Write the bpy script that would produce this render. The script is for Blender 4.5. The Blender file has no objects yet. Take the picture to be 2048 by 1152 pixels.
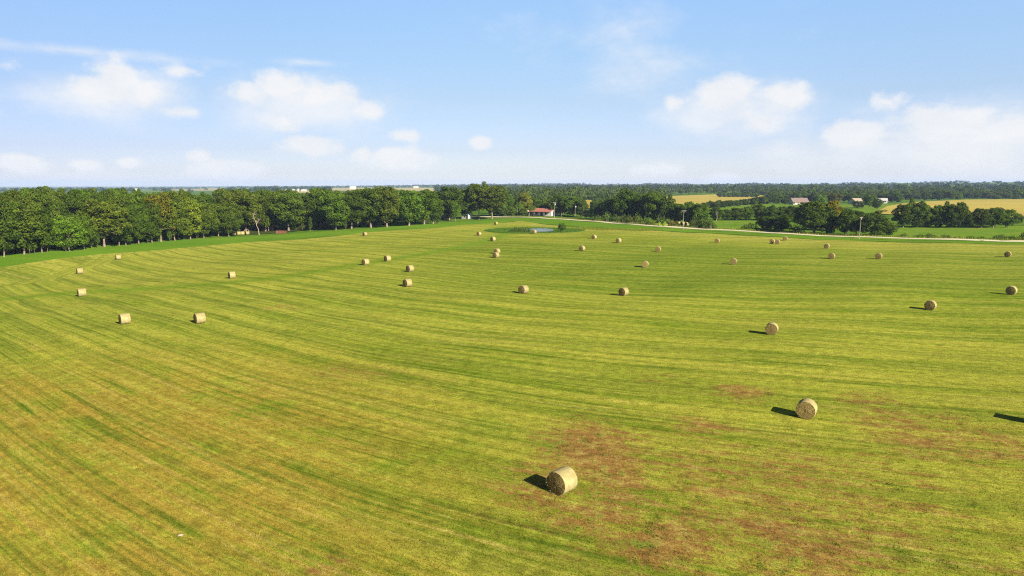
import bpy, math, random
import numpy as np
R = math.radians
random.seed(7)
rng = np.random.default_rng(11)
scn = bpy.context.scene
col = scn.collection

# ------------------------------------------------------------------ camera
W0, H0, F = 2048.0, 1152.0, 1365.0
CAMH, PITCH = 19.5, R(8.65)
cam_d = bpy.data.cameras.new("camera")
cam_d.sensor_width = 36.0
cam_d.lens = 36.0 * F / W0
cam_d.clip_start, cam_d.clip_end = 0.5, 40000
cam = bpy.data.objects.new("camera", cam_d)
cam.location = (0, 0, CAMH)
cam.rotation_euler = (R(90) - PITCH, 0, 0)
col.objects.link(cam)
scn.camera = cam

# ------------------------------------------------------------------ render / exposure
scn.view_settings.view_transform = 'Standard'
scn.view_settings.look = 'None'
scn.view_settings.exposure = 1.45
scn.view_settings.gamma = 1.0
cy = scn.cycles
cy.max_bounces = 6
cy.diffuse_bounces = 2
cy.glossy_bounces = 2
cy.transmission_bounces = 2
cy.volume_bounces = 0
cy.use_denoising = False
cy.use_adaptive_sampling = False
cy.pixel_filter_type = 'BLACKMAN_HARRIS'
cy.filter_width = 1.15
cy.sample_clamp_indirect = 4.0

# ------------------------------------------------------------------ sun
SUN_EL, SUN_AZ = R(28), math.atan2(0.67, -0.74)      # azimuth measured from +Y towards +X
sd = bpy.data.lights.new("sun", 'SUN')
sd.energy = 5.0
sd.angle = R(0.5)
sd.color = (1.0, 0.90, 0.74)
sun = bpy.data.objects.new("sun", sd)
sun.rotation_euler = (R(90) - SUN_EL, 0, math.pi - SUN_AZ)
sun.location = (200, -200, 300)
col.objects.link(sun)


# ------------------------------------------------------------------ small node helper
class NT:
    def __init__(s, tree):
        s.t = tree

    def n(s, typ, **kw):
        nd = s.t.nodes.new(typ)
        for k, v in kw.items():
            setattr(nd, k, v)
        return nd

    def put(s, sock, v):
        if isinstance(v, bpy.types.NodeSocket):
            s.t.links.new(v, sock)
        elif v is not None:
            if isinstance(v, (tuple, list)) and len(v) == 3 and len(sock.default_value) == 4:
                v = (*v, 1.0)
            sock.default_value = v

    def math(s, op, a, b=None, c=None, clamp=False):
        nd = s.n('ShaderNodeMath', operation=op, use_clamp=clamp)
        for i, v in enumerate((a, b, c)):
            if v is not None:
                s.put(nd.inputs[i], v)
        return nd.outputs[0]

    def vmath(s, op, a, b=None):
        nd = s.n('ShaderNodeVectorMath', operation=op)
        s.put(nd.inputs[0], a)
        if b is not None:
            s.put(nd.inputs[1], b)
        return nd

    def mix(s, fac, a, b, mode='MIX'):
        nd = s.n('ShaderNodeMix', data_type='RGBA', blend_type=mode)
        s.put(nd.inputs[0], fac)
        s.put(nd.inputs[6], a)
        s.put(nd.inputs[7], b)
        return nd.outputs[2]

    def noise(s, vec, scale=1.0, detail=3.0, rough=0.55, dim='3D', out=0):
        nd = s.n('ShaderNodeTexNoise', noise_dimensions=dim)
        s.put(nd.inputs['Vector'], vec)
        nd.inputs['Scale'].default_value = scale
        nd.inputs['Detail'].default_value = detail
        nd.inputs['Roughness'].default_value = rough
        return nd.outputs[out]

    def rng(s, v, a, b, c=0.0, d=1.0, smooth=True):
        nd = s.n('ShaderNodeMapRange', interpolation_type='SMOOTHSTEP' if smooth else 'LINEAR')
        s.put(nd.inputs[0], v)
        for i, x in enumerate((a, b, c, d)):
            nd.inputs[i + 1].default_value = x
        return nd.outputs[0]

    def scale(s, vec, sc):
        return s.vmath('MULTIPLY', vec, sc).outputs[0]

    def attr(s, name, out='Fac'):
        return s.n('ShaderNodeAttribute', attribute_name=name).outputs[out]


# ------------------------------------------------------------------ pixel <-> ray
def ray(u, v):
    cx, cyy = (u - W0 / 2) / F, (H0 / 2 - v) / F
    sp, cp = math.sin(PITCH), math.cos(PITCH)
    return cx, cp + cyy * sp, -sp + cyy * cp


def project(x, y, z):
    sp, cp = math.sin(PITCH), math.cos(PITCH)
    dz = z - CAMH
    depth = y * cp - dz * sp
    up = y * sp + dz * cp
    return W0 / 2 + F * x / depth, H0 / 2 - F * up / depth, depth


# ------------------------------------------------------------------ sky
world = bpy.data.worlds.new("World")
scn.world = world
world.use_nodes = True
wt = world.node_tree
wt.nodes.clear()
w = NT(wt)
sky = w.n('ShaderNodeTexSky', sky_type='NISHITA', sun_disc=False)
sky.sun_elevation, sky.sun_rotation = SUN_EL, SUN_AZ
sky.altitude, sky.air_density, sky.dust_density, sky.ozone_density = 300, 1.0, 0.6, 1.6
SKY_STRENGTH = 0.063
geo = w.n('ShaderNodeTexCoord').outputs['Generated']
sep = w.n('ShaderNodeSeparateXYZ')
w.put(sep.inputs[0], geo)
az = w.math('ARCTAN2', sep.outputs[0], sep.outputs[1])
el = w.math('ARCSINE', sep.outputs[2])
comb = w.n('ShaderNodeCombineXYZ')
w.put(comb.inputs[0], az)
w.put(comb.inputs[1], el)
sv = comb.outputs[0]
CLOUDS = [  # u, v, half-width, half-height, amount, kind (0 crisp cumulus, 1 soft veil)
    (240, 152, 42, 34, 1.1, 0), (208, 180, 60, 26, 1.0, 0), (292, 184, 46, 26, .85, 0), (240, 196, 125, 46, .8, 1),
    (355, 142, 48, 15, .7, 0), (360, 224, 30, 13, .7, 0), (560, 172, 50, 34, 1.1, 0), (500, 185, 44, 24, .85, 0),
    (660, 186, 58, 28, .9, 0), (742, 224, 34, 22, .85, 0), (605, 212, 165, 58, .8, 1), (575, 248, 46, 22, .6, 0),
    (620, 292, 66, 22, 1.15, 0), (800, 318, 70, 26, 1.25, 0), (725, 310, 22, 17, 1.00, 0), (810, 272, 42, 14, 0.90, 0),
    (960, 287, 28, 15, 1.15, 0), (392, 313, 24, 14, 1.00, 0), (455, 341, 70, 22, 1.15, 0), (170, 330, 22, 14, 1.15, 0),
    (258, 325, 20, 11, 1.05, 0), (42, 330, 36, 18, 1.15, 0), (130, 350, 70, 14, .5, 1), (12, 128, 24, 12, .5, 0),
    (620, 126, 70, 8, .5, 1), (130, 100, 190, 10, .5, 1), (330, 118, 110, 10, .4, 1),
    (1450, 186, 62, 34, 1.1, 0), (1345, 208, 20, 17, .9, 0), (1565, 192, 60, 32, .9, 0), (1470, 224, 135, 56, .85, 1),
    (1520, 248, 56, 32, .6, 0), (1300, 140, 140, 55, .42, 1), (1705, 268, 50, 28, 1.25, 0), (1775, 205, 28, 17, .75, 0),
    (1880, 246, 70, 36, 1.1, 0), (2010, 260, 50, 26, 1.1, 0), (1935, 300, 190, 75, .9, 1), (1575, 300, 80, 26, .55, 1),
    (1450, 356, 32, 14, 1.05, 0), (1320, 340, 58, 18, 0.85, 0), (1700, 315, 150, 52, .55, 1), (1230, 60, 200, 45, .3, 1),
    (2300, 230, 120, 60, 1.0, 0), (-260, 190, 110, 50, 1.0, 0), (2500, 330, 160, 30, 1.20, 0), (-450, 320, 140, 26, 1.20, 0),
]


def blob_max(kind):
    cur = None
    for u, v, ru, rv, amp, k in CLOUDS:
        if k != kind:
            continue
        d = ray(u, v)
        a0 = math.atan2(d[0], d[1])
        e0 = math.atan2(d[2], math.hypot(d[0], d[1]))
        sa, se = math.cos(a0) * F / ru / (1.22 if k == 0 else 1.3), F / rv / (1.22 if k == 0 else 1.3)
        mp = w.n('ShaderNodeMapping', vector_type='POINT')
        w.put(mp.inputs[0], sv)
        mp.inputs['Scale'].default_value = (sa, se, 1)
        mp.inputs['Location'].default_value = (-a0 * sa, -e0 * se, 0)
        ln = w.vmath('LENGTH', mp.outputs[0]).outputs['Value']
        b = w.math('MULTIPLY_ADD', ln, -amp, amp)
        cur = b if cur is None else w.math('MAXIMUM', cur, b)
    return cur


cum, veil = blob_max(0), blob_max(1)
cn = w.noise(w.scale(sv, (1.0, 1.3, 1.0)), 30.0, 8.0, 0.62)
cn2 = w.noise(w.scale(sv, (1.0, 1.9, 1.0)), 9.0, 6.0, 0.62)
cum = w.math('MULTIPLY_ADD', w.math('SUBTRACT', cn, 0.5), 1.5, cum)
veil = w.math('MULTIPLY_ADD', w.math('SUBTRACT', cn2, 0.5), 1.1, veil)
c1 = w.rng(cum, 0.06, 0.70, 0.0, 0.95)
c2 = w.rng(veil, -0.05, 0.85, 0.0, 0.80)
cover = w.math('SUBTRACT', 1.0, w.math('MULTIPLY', w.math('SUBTRACT', 1.0, c1), w.math('SUBTRACT', 1.0, c2)))
skyc = w.vmath('MULTIPLY', sky.outputs[0], (SKY_STRENGTH,) * 3).outputs[0]


def ramp(fac, stops):
    rp = w.n('ShaderNodeValToRGB')
    e = rp.color_ramp.elements
    while len(e) < len(stops):
        e.new(0.5)
    for q, (pos, c) in zip(e, stops):
        q.position = pos
        q.color = (*c, 1)
    w.put(rp.inputs[0], fac)
    return rp.outputs[0]


# summer haze makes the low sky paler and bluer than the clear-air model, and evens it out round the horizon
t_el = ramp(w.rng(el, 0.0, 0.5, 0, 1, False), [(0.0, (.46, .475, .60)), (0.03, (.355, .372, .505)), (0.095, (.325, .322, .425)),
                                            (0.235, (.37, .358, .395)), (0.37, (.425, .433, .45)), (0.52, (.49, .515, .54)), (1.0, (.30, .32, .35))])  # last stop darkens the overhead sky to cut fill light
back = w.rng(sep.outputs[1], -0.5, 0.35, 0.55, 1.0)  # added dimming of the sky behind the camera, for less fill and deeper shadows
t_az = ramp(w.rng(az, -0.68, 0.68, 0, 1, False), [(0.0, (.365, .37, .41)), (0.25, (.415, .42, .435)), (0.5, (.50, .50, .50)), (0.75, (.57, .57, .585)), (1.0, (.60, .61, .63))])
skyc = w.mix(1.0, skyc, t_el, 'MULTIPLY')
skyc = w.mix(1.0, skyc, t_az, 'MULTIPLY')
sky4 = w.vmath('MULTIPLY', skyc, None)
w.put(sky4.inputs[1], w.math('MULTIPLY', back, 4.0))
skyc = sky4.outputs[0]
cloudc = w.mix(w.rng(cn2, 0.3, 0.7), (0.312, 0.321, 0.335), (0.347, 0.347, 0.349))
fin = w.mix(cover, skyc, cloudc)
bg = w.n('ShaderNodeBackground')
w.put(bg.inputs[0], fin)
bg.inputs[1].default_value = 1.0
wo = w.n('ShaderNodeOutputWorld')
wt.links.new(bg.outputs[0], wo.inputs[0])


# ------------------------------------------------------------------ terrain
def sstep(a, b, x):
    t = np.clip((x - a) / (b - a), 0, 1)
    return t * t * (3 - 2 * t)


POND = (8.5, 283.0)


def Hn(x, y):
    x = np.asarray(x, float)
    y = np.asarray(y, float)
    r = np.hypot(x, y) + 1e-6
    h = -3.2 * np.exp(-((x + 108) / 48) ** 2) * sstep(20, 110, y) * (1 - 0.55 * sstep(230, 330, y))
    near = 1 - sstep(420, 700, r)
    und = 0.42 * np.sin(x / 24 + 1.0) * np.sin(y / 33 + 0.6) + 0.22 * np.sin(x / 11.5 + y / 15.0) + 0.10 * np.sin(x / 5.3 - y / 7.1)
    und = und * sstep(30, 110, r) * near
    pond = 1 - sstep(18, 40, np.hypot(x - POND[0], (y - POND[1]) / 1.3))
    h = (h + und) * (1 - pond) - 0.35 * pond
    azs = x / r
    s = sstep(700, 5600, r)
    roll = 5.0 * np.sin(x / 610.0 + 1.3) * np.sin(y / 730.0) * sstep(900, 2500, r)
    h = h + s * (8 + np.where(azs < 0, 52, 40) * azs + 2 * np.sin(azs * 9 + 1)) + roll * (0.6 + 0.4 * azs) 
    return h


def Hs(x, y):
    return float(Hn(x, y))


def P(u, v, zoff=0.0):
    """ground point under a pixel of the photograph"""
    d = ray(u, v)
    t = 8.0
    last = t
    while t < 12000:
        x, y, z = d[0] * t, d[1] * t, CAMH + d[2] * t
        if z < Hs(x, y):
            lo, hi = last, t
            for _ in range(24):
                m = (lo + hi) / 2
                if CAMH + d[2] * m < Hs(d[0] * m, d[1] * m):
                    hi = m
                else:
                    lo = m
            t = (lo + hi) / 2
            x, y = d[0] * t, d[1] * t
            return x, y, Hs(x, y) + zoff
        last = t
        t *= 1.012
    t = 9000
    return d[0] * t, d[1] * t, Hs(d[0] * t, d[1] * t)


def mpp(x, y):
    return project(x, y, Hs(x, y))[2] / F


# ------------------------------------------------------------------ object helpers
def tag(o, label=None, cat=None, group=None, kind=None):
    for k, v in (("label", label), ("category", cat), ("group", group), ("kind", kind)):
        if v:
            o[k] = v
    return o


def link(name, me, m=None, parent=None):
    if m is not None and not me.materials:
        me.materials.append(m)
    o = bpy.data.objects.new(name, me)
    if parent is not None:
        o.parent = parent
    col.objects.link(o)
    return o


def empty(name, loc, rz=0.0):
    o = bpy.data.objects.new(name, None)
    o.location = loc
    o.rotation_euler = (0, 0, rz)
    o.empty_display_size = 0.3
    col.objects.link(o)
    return o


def copy_tree(o, parent=None):
    c = o.copy()
    col.objects.link(c)
    if parent is not None:
        c.parent = parent
    for ch in list(o.children):
        copy_tree(ch, c)
    return c


def np_mesh(name, verts, faces, attrs=None, smooth=False, uv=None):
    """faces: int array (n,k) with one k; attrs: per-vertex floats"""
    verts = np.asarray(verts, np.float32)
    faces = np.asarray(faces, np.int32)
    n, k = faces.shape
    me = bpy.data.meshes.new(name)
    me.vertices.add(len(verts))
    me.vertices.foreach_set("co", verts.ravel())
    me.loops.add(n * k)
    me.loops.foreach_set("vertex_index", faces.ravel())
    me.polygons.add(n)
    me.polygons.foreach_set("loop_start", np.arange(0, n * k, k, dtype=np.int32))
    me.polygons.foreach_set("use_smooth", np.full(n, smooth, bool))
    for nm, a in (attrs or {}).items():
        at = me.attributes.new(nm, 'FLOAT', 'POINT')
        at.data.foreach_set("value", np.asarray(a, np.float32).ravel())
    if uv is not None:
        at = me.attributes.new("swath", 'FLOAT_VECTOR', 'POINT')
        at.data.foreach_set("vector", np.asarray(uv, np.float32).ravel())
    me.update(calc_edges=True)
    me.validate()
    return me


class MB:
    """collects simple shapes and links them as ONE mesh"""
    def __init__(s):
        s.v, s.f = [], []

    def quad(s, pts):
        b = len(s.v)
        s.v += [tuple(p) for p in pts]
        s.f.append(tuple(range(b, b + len(pts))))

    def box(s, c, d, rz=0.0):
        b = len(s.v)
        ca, sa = math.cos(rz), math.sin(rz)
        for dz in (-.5, .5):
            for dx, dy in ((-.5, -.5), (.5, -.5), (.5, .5), (-.5, .5)):
                x, y = dx * d[0], dy * d[1]
                s.v.append((c[0] + x * ca - y * sa, c[1] + x * sa + y * ca, c[2] + dz * d[2]))
        for f in ((0, 3, 2, 1), (4, 5, 6, 7), (0, 1, 5, 4), (1, 2, 6, 5), (2, 3, 7, 6), (3, 0, 4, 7)):
            s.f.append(tuple(b + i for i in f))

    def tube(s, pts, rad, n=8, cap=True):
        pts = [np.array(p, float) for p in pts]
        rings = []
        for i, p in enumerate(pts):
            a = pts[max(i - 1, 0)]
            c = pts[min(i + 1, len(pts) - 1)]
            d = c - a
            d /= (np.linalg.norm(d) + 1e-9)
            ref = np.array((1.0, 0, 0)) if abs(d[0]) < 0.8 else np.array((0, 1.0, 0))
            e1 = np.cross(d, ref)
            e1 /= np.linalg.norm(e1)
            e2 = np.cross(d, e1)
            r = rad[i] if isinstance(rad, (list, tuple)) else rad
            b = len(s.v)
            for k in range(n):
                t = 2 * math.pi * k / n
                s.v.append(tuple(p + r * (math.cos(t) * e1 + math.sin(t) * e2)))
            rings.append(b)
        for a, b in zip(rings, rings[1:]):
            for k in range(n):
                s.f.append((a + k, a + (k + 1) % n, b + (k + 1) % n, b + k))
        if cap:
            s.f.append(tuple(rings[0] + k for k in range(n)))
            s.f.append(tuple(rings[-1] + k for k in reversed(range(n))))

    def mesh(s, name):
        me = bpy.data.meshes.new(name)
        me.from_pydata(s.v, [], s.f)
        me.validate()
        me.update()
        return me

    def build(s, name, m, parent=None, smooth=False):
        me = s.mesh(name)
        if smooth:
            me.polygons.foreach_set("use_smooth", np.ones(len(me.polygons), bool))
        return link(name, me, m, parent)


# ------------------------------------------------------------------ materials
def new_mat(name):
    m = bpy.data.materials.new(name)
    m.use_nodes = True
    m.node_tree.nodes.clear()
    t = NT(m.node_tree)
    out = t.n('ShaderNodeOutputMaterial')
    return m, t, out


def plain(name, c, rough=0.8, var=0.25, scale=1.5, metallic=0.0):
    m, t, out = new_mat(name)
    oc = t.n('ShaderNodeTexCoord').outputs['Object']
    n = t.noise(oc, scale, 5, 0.6)
    k = t.rng(n, 0.25, 0.75, 1 - var, 1 + var)
    colr = t.vmath('MULTIPLY', (c[0], c[1], c[2]), None)
    t.put(colr.inputs[1], k)
    b = t.n('ShaderNodeBsdfPrincipled')
    t.put(b.inputs['Base Color'], colr.outputs[0])
    b.inputs['Roughness'].default_value = rough
    b.inputs['Metallic'].default_value = metallic
    t.t.links.new(b.outputs[0], out.inputs[0])
    return m


def bumped(t, h, strength, dist):
    bp = t.n('ShaderNodeBump')
    bp.inputs['Strength'].default_value = strength
    bp.inputs['Distance'].default_value = dist
    t.put(bp.inputs['Height'], h)
    return bp.outputs[0]


def surf(t, out, colr, normal=None, transl=0.0):
    d = t.n('ShaderNodeBsdfDiffuse')
    t.put(d.inputs[0], colr)
    if normal is not None:
        t.put(d.inputs['Normal'], normal)
    if transl > 0:
        tr = t.n('ShaderNodeBsdfTranslucent')
        t.put(tr.inputs[0], colr)
        mx = t.n('ShaderNodeMixShader')
        mx.inputs[0].default_value = transl
        t.t.links.new(d.outputs[0], mx.inputs[1])
        t.t.links.new(tr.outputs[0], mx.inputs[2])
        t.t.links.new(mx.outputs[0], out.inputs[0])
    else:
        t.t.links.new(d.outputs[0], out.inputs[0])


def hay_field_mat(blades=False):
    m, t, out = new_mat("mown_grass_blades" if blades else "mown_hay_field")
    oc = t.n('ShaderNodeTexCoord').outputs['Object']
    sw = t.attr("swath", 'Vector')
    head, water, gold, bare = t.attr("headland"), t.attr("waterway"), t.attr("gold"), t.attr("bare")
    lush, pale, left = t.attr("lush"), t.attr("pale"), t.attr("left")
    s1 = t.noise(t.scale(sw, (0.022, 0.42, 1)), 1.0, 4, 0.6)       # broad windrow bands
    s2 = t.noise(t.scale(sw, (0.05, 1.7, 1)), 1.0, 3, 0.65)        # wheel marks, rake lines
    s3 = t.noise(t.scale(sw, (0.012, 0.11, 1)), 1.0, 3, 0.55)      # wide sweeps
    big = t.noise(oc, 0.014, 4, 0.6)
    mid = t.noise(oc, 0.16, 4, 0.65)
    clump = t.noise(oc, 0.9, 4, 0.65)
    fine = t.math('MULTIPLY', t.math('ADD', t.noise(oc, 6.0, 4, 0.75), t.noise(t.scale(sw, (1.1, 4.5, 1)), 1.0, 3, 0.7)), 0.5)
    GREEN, YEL = (0.102, 0.154, 0.009), (0.240, 0.246, 0.030)
    DARK, STRAW = (0.040, 0.072, 0.006), (0.30, 0.24, 0.065)
    GOLD, SOIL = (0.240, 0.170, 0.026), (0.195, 0.091, 0.032)
    s4 = t.noise(t.scale(sw, (0.011, 1.25, 1)), 1.0, 3, 0.6)       # long tractor lines
    k = t.math('ADD', t.math('MULTIPLY', s1, 0.75), t.math('MULTIPLY', s3, 0.55))
    k = t.math('ADD', k, t.math('MULTIPLY', big, 0.5))
    k = t.math('ADD', k, t.math('MULTIPLY', mid, 0.30))
    sv_ = t.n('ShaderNodeSeparateXYZ')
    t.put(sv_.inputs[0], sw)
    ph = t.math('MULTIPLY_ADD', s3, 9.0, t.math('MULTIPLY', sv_.outputs[1], 0.82))
    band = t.math('SINE', t.math('ADD', ph, t.math('MULTIPLY', s1, 2.2)))   # regular rake passes, about 8 m apart
    fineb = t.math('SINE', t.math('ADD', t.math('MULTIPLY', sv_.outputs[1], 2.9), t.math('MULTIPLY', s3, 16.0)))
    c = t.mix(t.rng(k, 0.82, 1.20), GREEN, YEL)
    c = t.mix(t.math('MULTIPLY', lush, t.rng(t.math('ADD', s1, big), 0.75, 1.15, 0.85, 0.45)), c, (0.074, 0.125, 0.009))
    c = t.mix(t.math('MULTIPLY', left, t.rng(k, 0.7, 1.2, 0.1, 0.55)), c, (0.235, 0.243, 0.032))
    c = t.mix(t.math('MULTIPLY', pale, 0.8), c, (0.245, 0.240, 0.040))
    gk = t.math('MULTIPLY', gold, t.rng(t.math('ADD', mid, t.math('MULTIPLY', s2, 0.9)), 0.62, 1.12))
    c = t.mix(t.math('MULTIPLY', gk, 0.95), c, GOLD)
    bk_ = t.math('MULTIPLY', t.rng(band, 0.25, 1.0), t.rng(t.math('ADD', s1, t.math('MULTIPLY', s2, 0.6)), 0.65, 1.0, 0.25, 0.85))
    c = t.mix(t.math('MULTIPLY', bk_, t.math('MULTIPLY_ADD', gold, -0.42, t.math('MULTIPLY_ADD', left, 0.25, 0.62))), c, (0.058, 0.098, 0.008))
    c = t.mix(t.math('MULTIPLY', t.rng(fineb, 0.2, 1.0), t.math('MULTIPLY', s2, 0.42)), c, (0.068, 0.105, 0.008))
    dk = t.rng(t.math('ADD', s2, t.math('MULTIPLY', s1, 0.8)), 0.62, 0.84, 1.0, 0.0)
    c = t.mix(t.math('MULTIPLY', dk, 0.62), c, DARK)
    st = t.rng(t.math('ADD', s2, t.math('MULTIPLY', clump, 0.25)), 0.70, 0.86)
    c = t.mix(t.math('MULTIPLY', st, 0.55), c, STRAW)
    s5 = t.noise(t.scale(sw, (0.007, 2.4, 1)), 1.0, 2, 0.5)        # fine cutter-bar lines
    c = t.mix(t.math('MULTIPLY', t.rng(s5, 0.54, 0.68), 0.42), c, (0.27, 0.25, 0.045))
    c = t.mix(t.math('MULTIPLY', t.rng(s5, 0.45, 0.32), 0.45), c, (0.060, 0.095, 0.008))
    c = t.mix(t.math('MULTIPLY', t.rng(s4, 0.60, 0.70), t.math('MULTIPLY', t.rng(mid, 0.3, 0.6), 0.5)), c, STRAW)
    c = t.mix(t.math('MULTIPLY', t.rng(s4, 0.41, 0.31), t.math('MULTIPLY', t.rng(mid, 0.35, 0.65, 1.0, 0.35), 0.38)), c, DARK)
    c = t.mix(t.math('MULTIPLY', water, 0.75), c, (0.098, 0.165, 0.010))
    bn = t.math('ADD', t.math('MULTIPLY', t.noise(oc, 0.35, 4, 0.7), 0.55), t.math('MULTIPLY', t.noise(oc, 2.2, 3, 0.7), 0.6))
    bn = t.math('ADD', bn, t.math('MULTIPLY_ADD', t.noise(t.scale(sw, (0.10, 1.3, 1)), 1.0, 4, 0.7), 1.0, -0.30))
    bk = t.math('MULTIPLY', t.rng(t.math('ADD', bn, t.math('MULTIPLY', bare, 0.50)), 0.83, 1.16), t.rng(bare, 0.0, 0.3))
    c = t.mix(t.math('MULTIPLY', bk, 0.80), c, t.mix(t.rng(clump, 0.46, 0.66), SOIL, (0.235, 0.160, 0.050)))
    gp = t.rng(t.math('ADD', t.math('MULTIPLY', mid, 0.6), t.math('MULTIPLY', clump, 0.5)), 0.56, 0.70)
    c = t.mix(t.math('MULTIPLY', gp, t.math('MULTIPLY_ADD', bare, 0.75, 0.12)), c, (0.060, 0.118, 0.006))
    v = t.rng(fine, 0.32, 0.68, 0.52, 1.50, False)
    v = t.math('MULTIPLY', v, t.rng(clump, 0.28, 0.72, 0.72, 1.28, False))
    if blades:
        v = t.math('MULTIPLY', v, t.rng(t.attr("tint"), 0, 1, 0.65, 1.45, False))
    cc = t.vmath('MULTIPLY', c, None)
    t.put(cc.inputs[1], v)
    if blades:
        surf(t, out, cc.outputs[0], None, 0.3)
    else:
        hgt = t.math('ADD', fine, t.math('MULTIPLY', clump, 1.2))
        surf(t, out, cc.outputs[0], bumped(t, hgt, 0.55, 0.12))
    return m


def ground_mat(name, c1, c2, c3=None, s_big=0.02, s_mid=0.2, s_fine=3.0, stripes=None):
    m, t, out = new_mat(name)
    oc = t.n('ShaderNodeTexCoord').outputs['Object']
    big, mid, fine = t.noise(oc, s_big, 4, 0.6), t.noise(oc, s_mid, 4, 0.65), t.noise(oc, s_fine, 4, 0.7)
    k = t.math('ADD', t.math('MULTIPLY', big, 0.65), t.math('MULTIPLY', mid, 0.35))
    if stripes:
        rot = t.n('ShaderNodeMapping')
        t.put(rot.inputs[0], oc)
        rot.inputs['Rotation'].default_value = (0, 0, stripes)
        sn = t.noise(t.scale(rot.outputs[0], (0.008, 0.16, 1)), 1.0, 3, 0.6)
        k = t.math('ADD', t.math('MULTIPLY', k, 0.5), t.math('MULTIPLY', sn, 0.5))
    c = t.mix(t.rng(k, 0.36, 0.64), c1, c2)
    if c3:
        c = t.mix(t.math('MULTIPLY', t.rng(mid, 0.52, 0.70), 0.6), c, c3)
    v = t.rng(fine, 0.25, 0.75, 0.7, 1.3, False)
    cc = t.vmath('MULTIPLY', c, None)
    t.put(cc.inputs[1], v)
    surf(t, out, cc.outputs[0], bumped(t, fine, 0.5, 0.15))
    return m


def leaf_mat(name, c_dark, c_light, transl=0.28):
    """per-leaf tint attribute, per-tree random and the tree's own object colour"""
    m, t, out = new_mat(name)
    tint = t.attr("tint")
    oi = t.n('ShaderNodeObjectInfo')
    c = t.mix(tint, c_dark, c_light)
    c = t.mix(1.0, c, oi.outputs['Color'], 'MULTIPLY')
    v = t.rng(oi.outputs['Random'], 0, 1, 0.82, 1.18, False)
    cc = t.vmath('MULTIPLY', c, None)
    t.put(cc.inputs[1], v)
    surf(t, out, cc.outputs[0], None, transl)
    return m


M = {}
M['field'] = hay_field_mat()
M['blades'] = hay_field_mat(True)
M['meadow'] = ground_mat("green_meadow", (0.043, 0.097, 0.0072), (0.076, 0.137, 0.0115), (0.115, 0.122, 0.0216), 0.012, 0.1, 2.0)
M['verge'] = ground_mat("lush_verge_grass", (0.068, 0.140, 0.008), (0.098, 0.178, 0.011), (0.085, 0.14, 0.011), 0.03, 0.25, 2.5)
M['pasture'] = ground_mat("pasture_grass", (0.072, 0.144, 0.0101), (0.115, 0.173, 0.0144), (0.137, 0.144, 0.0288), 0.03, 0.12, 1.5)
M['crop'] = ground_mat("golden_crop", (0.262, 0.212, 0.040), (0.345, 0.280, 0.065), (0.20, 0.20, 0.035), 0.008, 0.06, 0.8, 0.5)
M['crop_far'] = ground_mat("pale_far_crop", (0.259, 0.223, 0.0792), (0.331, 0.281, 0.1224), None, 0.004, 0.03, 0.5)
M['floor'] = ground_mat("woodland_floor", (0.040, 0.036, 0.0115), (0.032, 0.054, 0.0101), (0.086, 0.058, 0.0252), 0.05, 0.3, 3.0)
M['margin'] = ground_mat("pond_margin", (0.036, 0.083, 0.0072), (0.061, 0.119, 0.0101), (0.029, 0.058, 0.0072), 0.06, 0.35, 2.5)
M['road'] = ground_mat("pale_gravel", (0.40, 0.35, 0.23), (0.48, 0.42, 0.29), (0.36, 0.32, 0.21), 0.04, 0.3, 3.0)
M['dry'] = ground_mat("dry_hollow", (0.158, 0.108, 0.0324), (0.216, 0.173, 0.0432), (0.086, 0.054, 0.0216), 0.1, 0.4, 3.0)
M['leaf'] = leaf_mat("leaves", (0.030, 0.055, 0.006), (0.104, 0.146, 0.017))
M['leaf_far'] = leaf_mat("far_leaves", (0.024, 0.046, 0.008), (0.070, 0.100, 0.016), 0.15)
M['leaf_sky'] = leaf_mat("skyline_leaves", (0.010, 0.022, 0.010), (0.030, 0.050, 0.017), 0.1)
M['reed'] = leaf_mat("tall_grass", (0.05, 0.10, 0.012), (0.12, 0.19, 0.02), 0.3)
M['bark'] = plain("bark", (0.17, 0.13, 0.09), 0.9, 0.45, 1.2)
M['dead'] = plain("bleached_wood", (0.22, 0.175, 0.12), 0.9, 0.35, 1.5)
M['pole'] = plain("weathered_pole", (0.19, 0.165, 0.13), 0.85, 0.2, 2.0)
M['white'] = plain("white_siding", (0.46, 0.45, 0.41), 0.7, 0.06, 1.0)
M['cream'] = plain("cream_siding", (0.42, 0.39, 0.31), 0.7, 0.08, 1.0)
M['red_roof'] = plain("faded_red_roof", (0.30, 0.105, 0.072), 0.6, 0.25, 1.4)
M['teal_roof'] = plain("green_metal_roof", (0.045, 0.11, 0.10), 0.5, 0.2, 1.2)
M['brown_roof'] = plain("brown_shingles", (0.135, 0.095, 0.085), 0.85, 0.2, 1.2)
M['tan_roof'] = plain("tan_shingles", (0.22, 0.18, 0.125), 0.85, 0.2, 1.2)
M['grey_roof'] = plain("pale_grey_roof", (0.36, 0.35, 0.33), 0.7, 0.15, 1.2)
M['glass'] = plain("window_glass", (0.03, 0.035, 0.045), 0.08, 0.1, 1.0)
M['darkwood'] = plain("dark_opening", (0.05, 0.04, 0.035), 0.8, 0.2, 1.0)
M['rust'] = plain("rusty_steel", (0.16, 0.055, 0.028), 0.8, 0.4, 3.0)
M['carpaint'] = plain("dark_car_paint", (0.03, 0.032, 0.04), 0.25, 0.1, 1.0)
M['rubber'] = plain("rubber", (0.02, 0.02, 0.02), 0.9, 0.1, 1.0)
M['stone'] = plain("pale_stone", (0.24, 0.20, 0.13), 0.9, 0.25, 6.0)
M['metal'] = plain("galvanised_metal", (0.50, 0.50, 0.48), 0.45, 0.15, 4.0, 0.7)
M['ceramic'] = plain("ceramic", (0.10, 0.08, 0.07), 0.4, 0.1, 4.0)


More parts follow.
